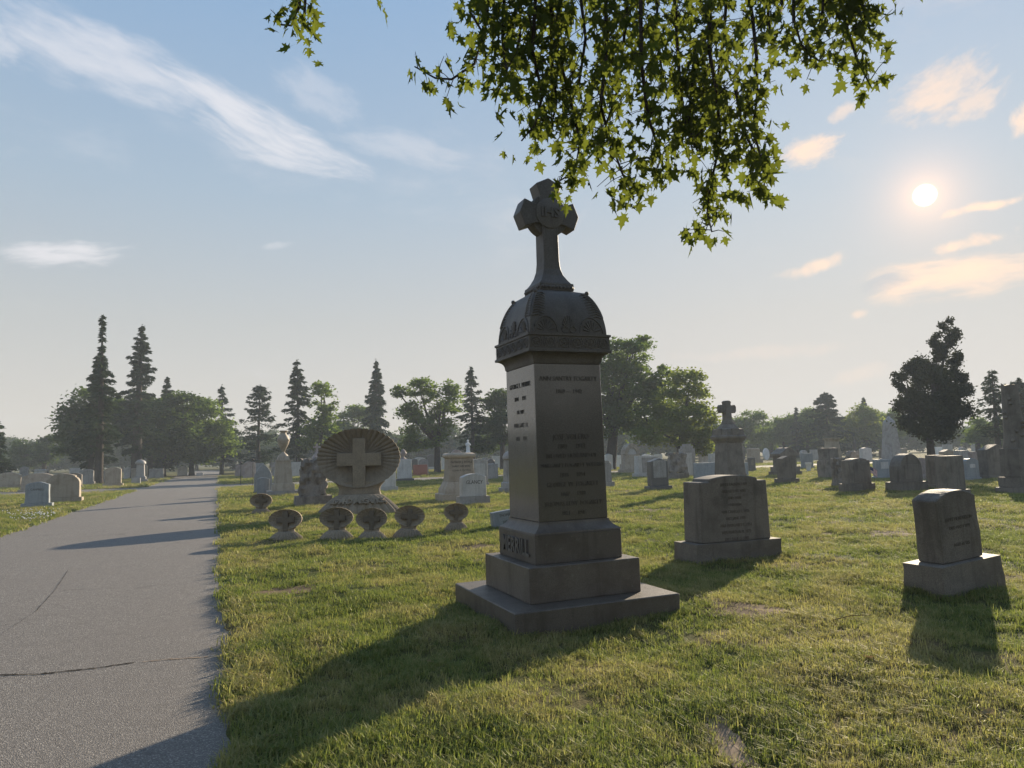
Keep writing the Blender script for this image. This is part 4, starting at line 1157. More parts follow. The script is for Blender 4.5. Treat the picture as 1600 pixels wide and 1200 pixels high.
def pedestal_with(label, xl, xr, yb, y_ped, yt, mat, kind, fig_mat='white'):
    c, w, th = place(xl, xr, yb, 0.8, GRID)
    t = empty('statue_monument' if kind == 'statue' else 'finial_monument', c, GRID)
    tag(t, label, 'monument')
    m = STONES[mat]; k = w / 2
    Z0, Z1 = px_h(c, (xl + xr) / 2, y_ped), px_h(c, (xl + xr) / 2, yt)
    MB().squares([(k, -0.1), (k, Z0 * .2)], .8).build('base', m, t)
    MB().squares([(k * .75, Z0 * .2 + .001), (k * .68, Z0 * .9), (k * .8, Z0 * .93), (k * .8, Z0 * .98), (k * .5, Z0)], .85).build('pedestal', m, t)
    h = Z1 - Z0
    if kind == 'statue':
        q = MB().lathe([(h * .20, Z0 + .001), (h * .19, Z0 + h * .05), (h * .15, Z0 + h * .10), (h * .16, Z0 + h * .30), (h * .13, Z0 + h * .50), (h * .155, Z0 + h * .66), (h * .15, Z0 + h * .74), (h * .06, Z0 + h * .80), (h * .055, Z0 + h * .82), (h * .085, Z0 + h * .88), (h * .08, Z0 + h * .96), (h * .03, Z0 + h)], 14, sy=0.75)
        q.tube([(-h * .13, 0, Z0 + h * .74), (-h * .20, -h * .05, Z0 + h * .58), (-h * .06, -h * .16, Z0 + h * .60)], [h * .05, h * .042, h * .03], 6)
        q.tube([(h * .13, 0, Z0 + h * .74), (h * .20, -h * .05, Z0 + h * .58), (h * .05, -h * .16, Z0 + h * .63)], [h * .05, h * .042, h * .03], 6)
        q.build('figure', STONES[fig_mat], t, 60)
    elif kind == 'urn':
        MB().lathe([(h * .3, Z0 + .001), (h * .12, Z0 + h * .15), (h * .1, Z0 + h * .22), (h * .3, Z0 + h * .42), (h * .33, Z0 + h * .6), (h * .2, Z0 + h * .75), (h * .24, Z0 + h * .8), (h * .08, Z0 + h * .92), (h * .02, Z0 + h)], 14).build('urn', m, t, 60)
    else:
        q = MB().squares([(h * .34, Z0 + .001), (h * .12, Z0 + h * .35), (h * .08, Z0 + h * .4), (h * .07, Z0 + h)])
        q.box(0, 0, Z0 + h * .70, Z0 + h * .82, h * .24, h * .07)
        q.build('cross', m, t)
pedestal_with('white standing robed statue on a pedestal behind the tan monument', 722, 742, 746, 707, 687, 'grey', 'statue')
pedestal_with('pedestal with a small finial urn behind the pale blue tall stone', 620, 641, 746, 717, 701, 'pink', 'urn')
pedestal_with('pedestal with a small stone cross behind the rough boulder', 484, 506, 748, 716, 693, 'pink', 'cross')
S('rosy round topped marble headstone peeping over the tan monument', 703, 724, 742, 702, 'round', 'pink', 0.36, 1, 0)
def arch_monument():
    c, w, th = place(966, 1006, 740, 0.5, GRID)
    t = empty('arch_monument', c, GRID)
    tag(t, 'tan monument with round arch of cut stones, right of the tall monument', 'monument')
    m = STONES['tan']; k = w / 2
    Z = lambda py: px_h(c, 986, py)
    MB().box(0, 0, -0.1, Z(733), k, k * .5).bevel(.01).build('base', m, t)
    MB().squares([(k * .88, Z(733) + .001), (k * .84, Z(725))], .5).build('plinth', m, t)
    MB().box(0, 0, Z(725) + .001, Z(710), k * .72, k * .36).bevel(.01).build('die', m, t)
    za = Z(710)
    ra, ri = (Z(693) - za), (Z(700) - za)
    n = 9
    for i in range(n):
        a0, a1 = math.pi * i / n + .02, math.pi * (i + 1) / n - .02
        kx = k * .76 / ra
        pr = [(kx * r * math.cos(a), za + .002 + r * math.sin(a)) for r, a in ((ri, a0), (ra * (1.04 if i == n // 2 else 1), a0), (ra * (1.04 if i == n // 2 else 1), a1), (ri, a1))]
        MB().prism(pr, -k * .40, k * .34).build('arch_stone', m, t)
    kx = k * .76 / ra
    MB().prism([(kx * ri * math.cos(a), za + .001 + ri * .98 * math.sin(a)) for a in np.linspace(0, math.pi, 14)], -k * .30, k * .30).build('arch_panel', STONES['light'], t)
arch_monument()
def gabled_tomb():
    c, w, th = place(1203, 1252, 744, 0.55, GRID)
    t = empty('tomb_monument', c, GRID)
    tag(t, 'broad brown tomb with curved roof and small cross, behind the pyramid topped stone', 'monument')
    m = STONES['brown']; k = w / 2
    Z = lambda py: px_h(c, 1232, py)
    MB().box(0, 0, -0.1, Z(736), k, k * .55).build('base', m, t)
    MB().box(0, 0, Z(736) + .001, Z(729), k * .88, k * .48).build('plinth', m, t)
    MB().box(0, 0, Z(729) + .001, Z(712), k * .72, k * .38).bevel(.01).build('die', m, t)
    MB().prism([(x * k, Z(712) + .001 + (Z(699) - Z(712)) * z) for x, z in ((-.86, 0), (.86, 0), (.86, .25), (.5, .55), (.25, .9), (0, 1), (-.25, .9), (-.5, .55), (-.86, .25))], -k * .48, k * .48).build('roof', m, t)
    q = MB().box(0, 0, Z(700), Z(690), k * .05, k * .05); q.box(0, 0, Z(695.5), Z(693.5), k * .14, k * .045); q.build('cross', m, t)
gabled_tomb()
def two_block():
    c, w, th = place(1279, 1314, 749, 0.6, GRID)
    t = empty('rock_monument', c, GRID)
    tag(t, 'rugged headstone of two rough blocks set one upon the other', 'gravestone')
    Z = lambda py: px_h(c, 1297, py)
    MB().box(0, 0, -0.1, Z(719), w * .5, th * .5).rough(.05, 2.6, 4, 3).build('base', STONES['rock'], t, 35)
    MB().box(0, 0, Z(719) - .01, Z(700), w * .44, th * .4).rough(.035, 3, 4, 8).build('tablet', STONES['rock'], t, 35)
    c, w, th = place(1287, 1318, 732, 1.0, GRID)
    t = empty('capped_pillar', c, GRID)
    tag(t, 'square tan pillar with flat overhanging cap behind the rugged two block stone', 'monument')
    Z = lambda py: px_h(c, 1303, py)
    k = w / 2; m = STONES['tan']
    MB().squares([(k, -.1), (k * .9, Z(722)), (k * .66, Z(690))]).build('shaft', m, t)
    MB().squares([(k * .68, Z(690) + .001), (k * .7, Z(688)), (k * .82, Z(686)), (k * .82, Z(684))]).build('cap', m, t)
two_block()
def broad_obelisk():
    c, w, th = place(1376, 1412, 723, 1.0, GRID)
    t = empty('obelisk', c, GRID)
    tag(t, 'tall broad grey obelisk half hidden by the dark cedar crown', 'monument')
    Z = lambda py: px_h(c, 1394, py)
    k = w / 2; m = STONES['grey']
    MB().squares([(k, -.1), (k, Z(716))]).build('base', m, t)
    MB().squares([(k * .80, Z(716) + .001), (k * .52, Z(660)), (k * .0 + .03, Z(650))]).build('shaft', m, t)
broad_obelisk()
def trunk_column():
    c, w, th = place(1562, 1624, 773, 0.9, GRID)
    t = empty('tree_trunk_monument', c, GRID)
    tag(t, 'stone column carved as a broken tree trunk with knots, at the right edge', 'monument')
    m = STONES['brown']; k = w / 2
    Z = lambda py: px_h(c, 1590, py)
    MB().box(0, 0, -.12, Z(761), k, k * .9).rough(.02, 2.2, 3, 2).build('base', m, t, 30)
    MB().box(0, 0, Z(761) + .001, Z(745), k * .82, k * .74).rough(.02, 2.4, 3, 5).build('plinth', m, t, 30)
    MB().squares([(k * .72, Z(745) + .001), (k * .68, Z(700))], .9).bevel(.02).build('die', m, t)
    rg = []
    N = 18
    zt, zb = Z(602), Z(700)
    for q in range(15):
        f = q / 14
        z = zb + (zt - zb) * f + .001
        rr = k * (0.60 - 0.13 * f + (0.08 * (1 - f * 6) if f < .16 else 0))
        rg.append([(rr * (1 + .06 * noise.noise(Vector((math.cos(a) * 2, math.sin(a) * 2, z * 1.2)))) * math.cos(a), rr * (1 + .06 * noise.noise(Vector((math.cos(a) * 2 + 5, math.sin(a) * 2, z * 1.2)))) * math.sin(a), z + (0.12 * noise.noise(Vector((math.cos(a) * 1.5, math.sin(a) * 1.5, 7))) if q == 14 else 0)) for a in np.linspace(0, 2 * math.pi, N + 1)[:-1]])
    shaft = MB().rings(rg).build('trunk_shaft', m, t, 50)
    rn = random.Random(3)
    for q in range(11):
        a = rn.uniform(math.pi, 2 * math.pi) - .3
        z = zb + (zt - zb) * (0.12 + .8 * q / 11)
        rr = k * (.60 - .13 * (z - zb) / (zt - zb))
        d = Vector((math.cos(a), math.sin(a), .25))
        p = Vector((rr * .9 * math.cos(a), rr * .9 * math.sin(a), z))
        MB().tube([p, p + d * k * .22], [k * .13, k * .085], 8).build('knot', m, shaft)
trunk_column()
# white planter, flags, iron rods
def planter():
    c, w, th = place(1258, 1270, 738, 0.8, GRID)
    t = empty('planter', c, 0)
    tag(t, 'white flared planter standing on the grass before the grey block headstone', 'planter')
    H = px_h(c, 1264, 723); r = w / 2
    MB().lathe([(r * .55, -.02), (r * .6, H * .1), (r * .75, H * .5), (r * .98, H * .9), (r * 1.05, H * .92), (r * 1.05, H), (r * .9, H), (r * .8, H * .8)], 16).build('pot', STONES['white'], t, 40)
planter()
M_FR, M_FW, M_FB = plain_mat('flag red', (0.45, 0.03, 0.04), .8), plain_mat('flag white', (0.75, 0.74, 0.72), .8), plain_mat('flag blue', (0.02, 0.03, 0.12), .8)
def flag(label, px, yb, ytop, size):
    c = G(px, yb); 
    t = empty('small_flag', c, 0)
    tag(t, label, 'flag', 'small stick flags on graves')
    H = px_h(c, px, ytop)
    MB().tube([(0, 0, -.05), (0, 0, H)], .012, 6).build('stick', M_IRON, t)
    b = MB()
    nx, nz = 9, 13
    L = size * 1.6
    V = [[b.bm.verts.new((.012 + L * i / nx * .62, .05 * size * math.sin(i * 1.3) + .02 * j / nz, H - .02 - size * j / nz - L * .55 * (i / nx) ** 1.2 * .8)) for j in range(nz + 1)] for i in range(nx + 1)]
    for i in range(nx):
        for j in range(nz):
            f = b.bm.faces.new((V[i][j], V[i][j + 1], V[i + 1][j + 1], V[i + 1][j]))
            f.material_index = 2 if (i < 4 and j < 7) else (j % 2)
    b.build('cloth', None, t, 40, [M_FR, M_FW, M_FB])
flag('small striped flag on a stick right of the flat faced grey headstone', 1361, 752, 728, .30)
flag('small striped flag on a stick left of the rugged two block stone', 1280, 722, 707, .34)
def rod(label, px, yb, yt):
    c = G(px, yb)
    t = empty('iron_rod', c, 0); tag(t, label, 'rod', 'iron rods by the lane crossing')
    H = px_h(c, px, yt)
    MB().tube([(0, 0, -.1), (0, 0, H)], .022, 6).build('pole', M_IRON, t)
    q = MB().ball((0, 0, H * .97), .08, 8, 6); q.tube([(-.14, 0, H * .9), (.14, 0, H * .9)], .02, 5); q.build('holder', M_IRON, t)
rod('thin black iron rod by the lane crossing, left one', 376, 757, 722)
rod('thin black iron rod by the lane crossing, right one with a dark holder', 395, 760, 717)

build_grass()

# ================================================================== TREES
LV = {
    'maple': leaf_mat('broad leaves', (0.045, 0.085, 0.018), (0.12, 0.18, 0.038), .5, .45, (0.26, 0.36, 0.06)),
    'yellow': leaf_mat('yellow green leaves', (0.065, 0.105, 0.018), (0.16, 0.21, 0.04), .52, .45, (0.36, 0.42, 0.06)),
    'dark': leaf_mat('dark leaves', (0.030, 0.060, 0.017), (0.080, 0.120, 0.030), .4, .45, (0.16, 0.24, 0.05)),
    'needle': leaf_mat('spruce needles', (0.022, 0.042, 0.022), (0.060, 0.085, 0.040), .25, .6),
    'cedar': leaf_mat('cedar sprays', (0.024, 0.032, 0.014), (0.065, 0.074, 0.028), .28, .8),
    'far': leaf_mat('distant leaves', (0.045, 0.080, 0.026), (0.11, 0.155, 0.05), .45, .3),
}
def quads_mesh(name, C, U, Vv, m):
    """leaf quads: centre, half axis u, half axis v (rhombic leaf)"""
    n = len(C)
    V = np.empty((n, 4, 3), np.float32)
    V[:, 0] = C - U; V[:, 1] = C + Vv - U * .1; V[:, 2] = C + U; V[:, 3] = C - Vv - U * .1
    me = mesh_np(name, V.reshape(-1, 3), np.arange(n * 4, dtype=np.int32), 4)
    me.materials.append(m)
    return me
def rand_unit(rng, n):
    v = rng.normal(size=(n, 3)); return v / np.linalg.norm(v, axis=1, keepdims=True)
def leaf_axes(rng, n, size, flat=.5):
    nrm = rand_unit(rng, n); nrm[:, 2] = np.abs(nrm[:, 2]) + flat
    nrm /= np.linalg.norm(nrm, axis=1, keepdims=True)
    a = np.cross(nrm, rand_unit(rng, n)); a /= np.linalg.norm(a, axis=1, keepdims=True)
    b = np.cross(nrm, a)
    s = size * rng.uniform(.6, 1.3, (n, 1))
    return a * s, b * s * .62
def broadleaf(label, tx, d, lobes, mat='maple', seed=0, leaf=.17, dens=1.0, name='broadleaf_tree', trunk_r=.32, group='leafy trees around the graveyard', lean=0.0, shape='round', gap=0.5):
    rng = np.random.default_rng(seed + 100); rn = random.Random(seed)
    base = PX(tx, 700, d); base = Vector((base.x, base.y, 0)); base.z = h1(base.x, base.y)
    t = empty(name, base); tag(t, label, 'tree', group)
    u = d / F
    Cs, Us, Vs = [], [], []
    tr = MB()
    zlow = min(PX(l[0], l[1] + l[3], d).z for l in lobes)
    fork = Vector((lean * u, 0, max(1.2, zlow + 0.6 if zlow > 1.2 else 2.0)))
    tr.tube([(0, 0, -.3), (0.02, 0, .3), tuple(fork * .5), tuple(fork)], [trunk_r * 1.5, trunk_r * 1.1, trunk_r * .95, trunk_r * .8], 10)
    for (lx, ly, rx, ry) in lobes:
        c = PX(lx, ly, d) - base
        c.y = rn.uniform(-.35, .35) * rx * u
        a, b_, h = rx * u, (rx * .9) * u, ry * u
        mid = fork.lerp(c, .5) + Vector((rn.uniform(-.3, .3), rn.uniform(-.3, .3), .25)) * a * .4
        tr.tube([fork, mid, c], [trunk_r * .62, trunk_r * .38, trunk_r * .15], 7)
        vol = a * h
        nc = int(10 + 5.5 * vol * (0.5 if shape == 'plume' else .55))
        for q in range(nc):
            dv = Vector(rand_unit(rng, 1)[0])
            rad = rn.uniform(.35, 1.0) ** .5
            rad *= 1 + .28 * noise.noise(dv * 1.7 + Vector((seed, lx * .1, 0)))
            p = c + Vector((dv.x * a, dv.y * b_, dv.z * h)) * rad
            if p.z < .5: continue
            if rn.random() < .45:
                tr.tube([c.lerp(p, .15) if rn.random() < .6 else mid, c.lerp(p, .6) + Vector((0, 0, -.1 * h)), p], [trunk_r * .13, trunk_r * .09, trunk_r * .03], 4, False)
            cr = (0.22 + .16 * rn.random()) * min(a, h) + .25 if shape == 'round' else (.22 + .14 * rn.random()) * min(a, h) + .16
            n = int(dens * 34 * cr * cr / (leaf * leaf * 26) * 26 * .22) + 12
            off = rng.normal(size=(n, 3)) * np.array([cr, cr, cr * (.42 if shape == 'round' else .95)]) * (.62 if shape == 'round' else .5)
            if shape == 'round': off[:, 2] -= .12 * (off[:, 0] ** 2 + off[:, 1] ** 2) / cr       # drooping clump edges
            P = np.array(p)[None] + off
            U, W_ = leaf_axes(rng, n, leaf, .5 if shape == 'round' else .0)
            Cs.append(P); Us.append(U); Vs.append(W_)
    C, U, W_ = np.concatenate(Cs), np.concatenate(Us), np.concatenate(Vs)
    ok = C[:, 2] > .15
    link('crown', quads_mesh('crown', C[ok], U[ok], W_[ok], LV[mat]), None, t)
    tr.build('trunk', M_BARK, t, 60)
    return t
def conifer(label, px, ytop, d, hw, seed=0, clear=.14, dens=1.0, dead=0.0, power=.85, droop=.35, name='spruce_tree', mat='needle', ragged=.35, trunk_r=.26, group='conifers around the graveyard', spray=.24, top_thin=0.0):
    rng = np.random.default_rng(seed + 500); rn = random.Random(seed + 50)
    base = PX(px, 700, d); base = Vector((base.x, base.y, 0)); base.z = h1(base.x, base.y)
    H = ztop(base, px, ytop) - base.z
    t = empty(name, base); tag(t, label, 'tree', group)
    Rm = hw * d / F
    tr = MB()
    bend = Vector((rn.uniform(-.02, .02), rn.uniform(-.02, .02), 0)) * H
    ax = lambda z: Vector((bend.x * (z / H) ** 2 * 1.0, bend.y * (z / H) ** 2, z))
    tr.tube([(0, 0, -.3), (0, 0, .3)] + [tuple(ax(H * f)) for f in (.2, .4, .6, .8, .97)], [trunk_r * 1.35, trunk_r, trunk_r * .9, trunk_r * .72, trunk_r * .5, trunk_r * .28, .02], 9)
    Cs, Us, Vs = [], [], []
    z = H * clear
    while z < H * .985:
        f = z / H
        rad = Rm * (1 - (f - clear) / (1 - clear)) ** power * (1 - top_thin * max(0, f - .55) * 2)
        if f < clear + .12: rad *= .55 + .45 * (f - clear) / .12
        nb = rn.randint(5, 8) if rad > .5 else 4
        a0 = rn.uniform(0, 6.28)
        for k in range(nb):
            if rn.random() < ragged * .45: continue
            a = a0 + k * 6.283 / nb + rn.uniform(-.35, .35)
            L = max(.15, rad * rn.uniform(1 - ragged * 1.35, 1.2))
            up = rn.uniform(-.05, .25) if f > .6 else rn.uniform(-.25, .1)
            dx, dy = math.cos(a), math.sin(a)
            o = ax(z + rn.uniform(-.2, .2))
            pts = [o + Vector((dx * L * s, dy * L * s, L * (up * s - droop * s * s + .12 * s ** 4))) for s in (0, .35, .7, 1)]
            if rn.random() < .7: tr.tube(pts, [.045 * trunk_r / .26, .03, .02, .008], 4, False)
            if rn.random() < dead: continue
            n = int(dens * (12 + 40 * L))
            s = rng.uniform(.12, 1.04, n) ** .8
            side = rng.normal(size=n) * (.12 + .26 * L * np.clip(1.1 - s, 0.1, 1)) * .55
            hang = -np.abs(rng.normal(size=n)) * (.10 + .05 * L)
            P = np.stack([o.x + dx * L * s - dy * side, o.y + dy * L * s + dx * side, o.z + L * (up * s - droop * s * s + .12 * s ** 4) + hang], -1)
            dirs = np.stack([dx * .8 - dy * np.sign(side) * .7 + rng.normal(size=n) * .3, dy * .8 + dx * np.sign(side) * .7 + rng.normal(size=n) * .3, -.35 + rng.normal(size=n) * .35], -1)
            dirs /= np.linalg.norm(dirs, axis=1, keepdims=True)
            sz = spray * rng.uniform(.6, 1.25, (n, 1))
            w_ = np.cross(dirs, rand_unit(rng, n)); w_ /= np.linalg.norm(w_, axis=1, keepdims=True)
            Cs.append(P); Us.append(dirs * sz); Vs.append(w_ * sz * .30)
        z += max(.16, (.62 if H > 8 else .4) * (1.15 - .7 * f) * rn.uniform(.8, 1.25))
    # leader
    n = 30
    s = rng.uniform(.93, 1.0, n)
    P = np.stack([bend.x + rng.normal(size=n) * .06, bend.y + rng.normal(size=n) * .06, H * s], -1)
    Cs.append(P); dd = rand_unit(rng, n); dd[:, 2] = np.abs(dd[:, 2]); Us.append(dd * spray * .6); Vs.append(np.cross(dd, rand_unit(rng, n)) * spray * .2)
    link('crown', quads_mesh('crown', np.concatenate(Cs), np.concatenate(Us), np.concatenate(Vs), LV[mat]), None, t)
    tr.build('trunk', M_BARK, t, 60)
    return t
# conifers
conifer('ragged spruce with a thin bent spire, left of the road', 156, 492, 60, 50, 1, .22, 1.15, .10, 1.25, .30, ragged=.5, trunk_r=.34, top_thin=.9)
conifer('tall dark spruce with broad open tiers behind the round capped pillar', 214, 507, 76, 46, 2, .20, 1.2, .08, .80, .22, ragged=.45, trunk_r=.55)
conifer('shorter spruce pressed against the ragged spire on its left', 144, 556, 66, 36, 3, .10, 1.2, .05, .9, .3, ragged=.45)
conifer('small spruce top right of the tall dark spruce', 257, 587, 86, 34, 4, .12, 1.2, .05, .8, .25, ragged=.4)
conifer('half dead spruce with bare pointed top above the road bend', 347, 600, 92, 40, 5, .16, .95, .38, .7, .22, ragged=.5, top_thin=.3)
conifer('round headed airy pine right of the road bend', 403, 600, 84, 36, 6, .18, .75, .12, .42, .05, name='pine_tree', ragged=.35, spray=.22)
conifer('tall full spruce behind the urn monument', 466, 562, 80, 36, 7, .16, 1.05, .06, .68, .28, ragged=.4)
conifer('slender dark spruce above the right side of the big shell', 588, 560, 92, 30, 8, .08, 1.5, .02, .75, .42, ragged=.3)
conifer('airy pointed spruce left of the tall monument', 739, 572, 80, 34, 9, .20, .7, .12, .72, .20, ragged=.4)
conifer('broad dark conifer rising from the far right treeline', 1295, 612, 112, 42, 10, .04, 1.4, .02, .55, .25, ragged=.3)
conifer('narrow spruce tip in the far treeline left of the cedar', 1355, 620, 118, 24, 11, .06, 1.1, .06, .9, .3, ragged=.4)
conifer('small twin pointed conifer in the far treeline', 1246, 637, 118, 15, 12, .06, 1.2, .04, .7, .3, ragged=.3)
conifer('open branched conifer right of the cedar', 1560, 578, 62, 34, 13, .30, .6, .15, .62, .12, ragged=.45, spray=.2)
conifer('dark conifer behind the tree trunk column at the right edge', 1602, 590, 66, 36, 14, .2, .8, .1, .62, .15, ragged=.45)
conifer('dark conifer cut by the left edge of the view', -14, 640, 62, 40, 15, .1, 1.1, .06, .8, .3, ragged=.4)
# broad-leaved trees
broadleaf('dense dark tree under the ragged spruce', 140, 78, [(138, 660, 36, 50), (118, 690, 24, 34), (172, 655, 32, 46)], 'dark', 1, .2)
broadleaf('dense dark tree under the tall spruce', 235, 82, [(245, 668, 42, 50), (283, 650, 30, 40), (222, 640, 30, 34)], 'dark', 2, .2)
broadleaf('leafy tree with an arching low limb at the road bend', 300, 88, [(312, 650, 32, 34), (334, 690, 32, 36), (285, 692, 34, 32)], 'maple', 3, .2)
broadleaf('low leafy tree far left beyond the graves', 70, 104, [(52, 708, 34, 22), (86, 700, 22, 20)], 'dark', 4, .2)
broadleaf('leafy tree leaning against the full spruce', 500, 78, [(506, 622, 17, 30), (498, 678, 26, 34), (520, 688, 15, 26)], 'maple', 5, .18, .8)
broadleaf('distant rounded tree left of the slender spruce', 555, 112, [(558, 658, 28, 26), (532, 680, 26, 20)], 'maple', 6, .22)
broadleaf('airy leafy tree right of the slender spruce', 683, 72, [(655, 604, 24, 18), (690, 640, 26, 32), (640, 648, 18, 22), (668, 678, 36, 24), (622, 612, 6, 10), (705, 606, 12, 14), (640, 690, 22, 16)], 'maple', 7, .17, .75)
broadleaf('leafy tree touching the left side of the tall monument', 785, 80, [(776, 640, 22, 36), (802, 655, 30, 42), (762, 676, 26, 30)], 'dark', 8, .18)
broadleaf('big spreading tree right behind the tall monument', 952, 66, [(985, 555, 42, 30), (952, 600, 42, 46), (1020, 585, 36, 24), (1000, 635, 56, 44), (945, 655, 34, 28), (905, 620, 36, 46)], 'maple', 9, .17, .85, trunk_r=.5, lean=8)
broadleaf('sunny yellow green tree left of the cross topped tower', 1062, 62, [(1078, 604, 30, 28), (1062, 645, 44, 36), (1092, 660, 26, 34), (1030, 676, 40, 26), (1100, 690, 20, 20)], 'yellow', 10, .16, .85)
broadleaf('dark upright cedar with plumes on a bare trunk, right of centre', 1454, 50, [(1455, 650, 48, 32), (1424, 642, 24, 34), (1488, 645, 24, 32), (1458, 606, 36, 32), (1405, 590, 8, 22), (1430, 586, 12, 24), (1460, 565, 20, 34), (1482, 522, 13, 24), (1466, 540, 10, 20), (1506, 604, 9, 20), (1495, 575, 10, 20)], 'cedar', 11, .10, 1.7, 'cedar_tree', .26, 'conifers around the graveyard', shape='plume')
for i, (lab, tx, d, lob, mt) in enumerate([
    ('first leafy tree of the far treeline right of the tower', 1160, 118, [(1152, 676, 26, 24), (1176, 668, 22, 26)], 'maple'),
    ('low leafy tree of the far treeline, second from the tower', 1205, 124, [(1200, 684, 26, 18), (1225, 672, 22, 24)], 'maple'),
    ('leafy tree left of the broad dark conifer', 1262, 120, [(1258, 668, 24, 30), (1275, 655, 18, 22)], 'maple'),
    ('pale leafy tree right of the broad dark conifer', 1335, 116, [(1328, 672, 20, 24), (1345, 662, 24, 28)], 'yellow'),
    ('hazy leafy tree touching the cedar on its left', 1378, 126, [(1375, 668, 26, 30), (1395, 660, 18, 22)], 'maple'),
    ('low leafy tree right of the cedar', 1528, 92, [(1525, 672, 22, 24), (1548, 685, 24, 20)], 'maple'),
    ('leafy tree behind the wide double headstone', 1590, 90, [(1575, 678, 26, 24), (1612, 670, 26, 26)], 'maple')]):
    broadleaf(lab, tx, d, lob, mt, 20 + i, .2, .9)
# far belt of trees closing the horizon: two crowns, copied
proto = []
for v in range(2):
    o = broadleaf('', 800, 150, [(800 - 20, 690, 30, 24), (825, 694, 30, 22), (800, 702, 44, 16)] if v == 0 else [(790, 694, 36, 20), (815, 684, 24, 26), (800, 704, 46, 14)], 'far', 40 + v, .30, .8, 'distant_tree', group='far belt of trees on the horizon')
    proto.append((o, list(o.children)))
rn = random.Random(8)
first = [True, True]
belt = [(px, 150 + rn.uniform(-12, 25)) for px in range(-330, 1960, 58)]
spots = [PX(px, 700, d) for px, d in belt]
spots += [Vector((58 * math.sin(R_(q)), 58 * math.cos(R_(q)), 0)) for q in range(105, 256, 12)]  # unseen ring of trees added behind the view, blocking sky from the polished die
for i, p in enumerate(spots):
    v = i % 2
    if first[v]: o = proto[v][0]; first[v] = False
    else:
        o = proto[v][0].copy(); COL.objects.link(o)
        for ch in proto[v][1]:
            q = ch.copy(); COL.objects.link(q); q.parent = o
    o.location = (p.x, p.y, 0.03)
    o.rotation_euler = (0, 0, rn.uniform(-.6, .6) + (math.pi if i % 3 else 0))
    k = rn.uniform(.85, 1.2)
    o.scale = (k, k, k * rn.uniform(.85, 1.15))
    o['label'] = 'hazy leafy tree in the far horizon belt or the unseen ring added behind'
    o['group'] = 'far belt of trees on the horizon'

# ------------------------------------------------------------------ the maple overhead
def maple_leaf_mesh(name, rn):
    """five-lobed leaf hanging from its stalk at the origin, length about 1"""
    half = [(0.0, 0.0), (.08, -.05), (.27, .04), (.17, -.17), (.30, -.27), (.44, -.22), (.40, -.36), (.56, -.53), (.38, -.52), (.24, -.46), (.18, -.58), (.25, -.71), (.11, -.76), (0.0, -1.06)]
    fold = rn.uniform(.12, .5)
    curl = rn.uniform(-.25, .35)
    V = [(0, 0, 0)]
    def p(x, z): return (x * math.cos(fold), abs(x) * math.sin(fold) + curl * z * z, z)
    right = [p(x, z) for x, z in half]
    left = [p(-x, z) for x, z in half[1:-1]][::-1]
    ring = right + left
    cidx = len(ring)
    V = ring + [p(0, -.34)]
    Fc = [(k, (k + 1) % len(ring), cidx) for k in range(len(ring))]
    s = len(V)
    V += [(-.012, 0, 0), (.012, 0, 0), (0, -.10, .42)]
    Fc.append((s, s + 1, s + 2))
    me = bpy.data.meshes.new(name); me.from_pydata(V, [], Fc)
    return me
M_MLEAF = leaf_mat('maple leaf', (0.020, 0.040, 0.009), (0.075, 0.105, 0.020), .48, 3.0, (0.24, 0.28, 0.03))
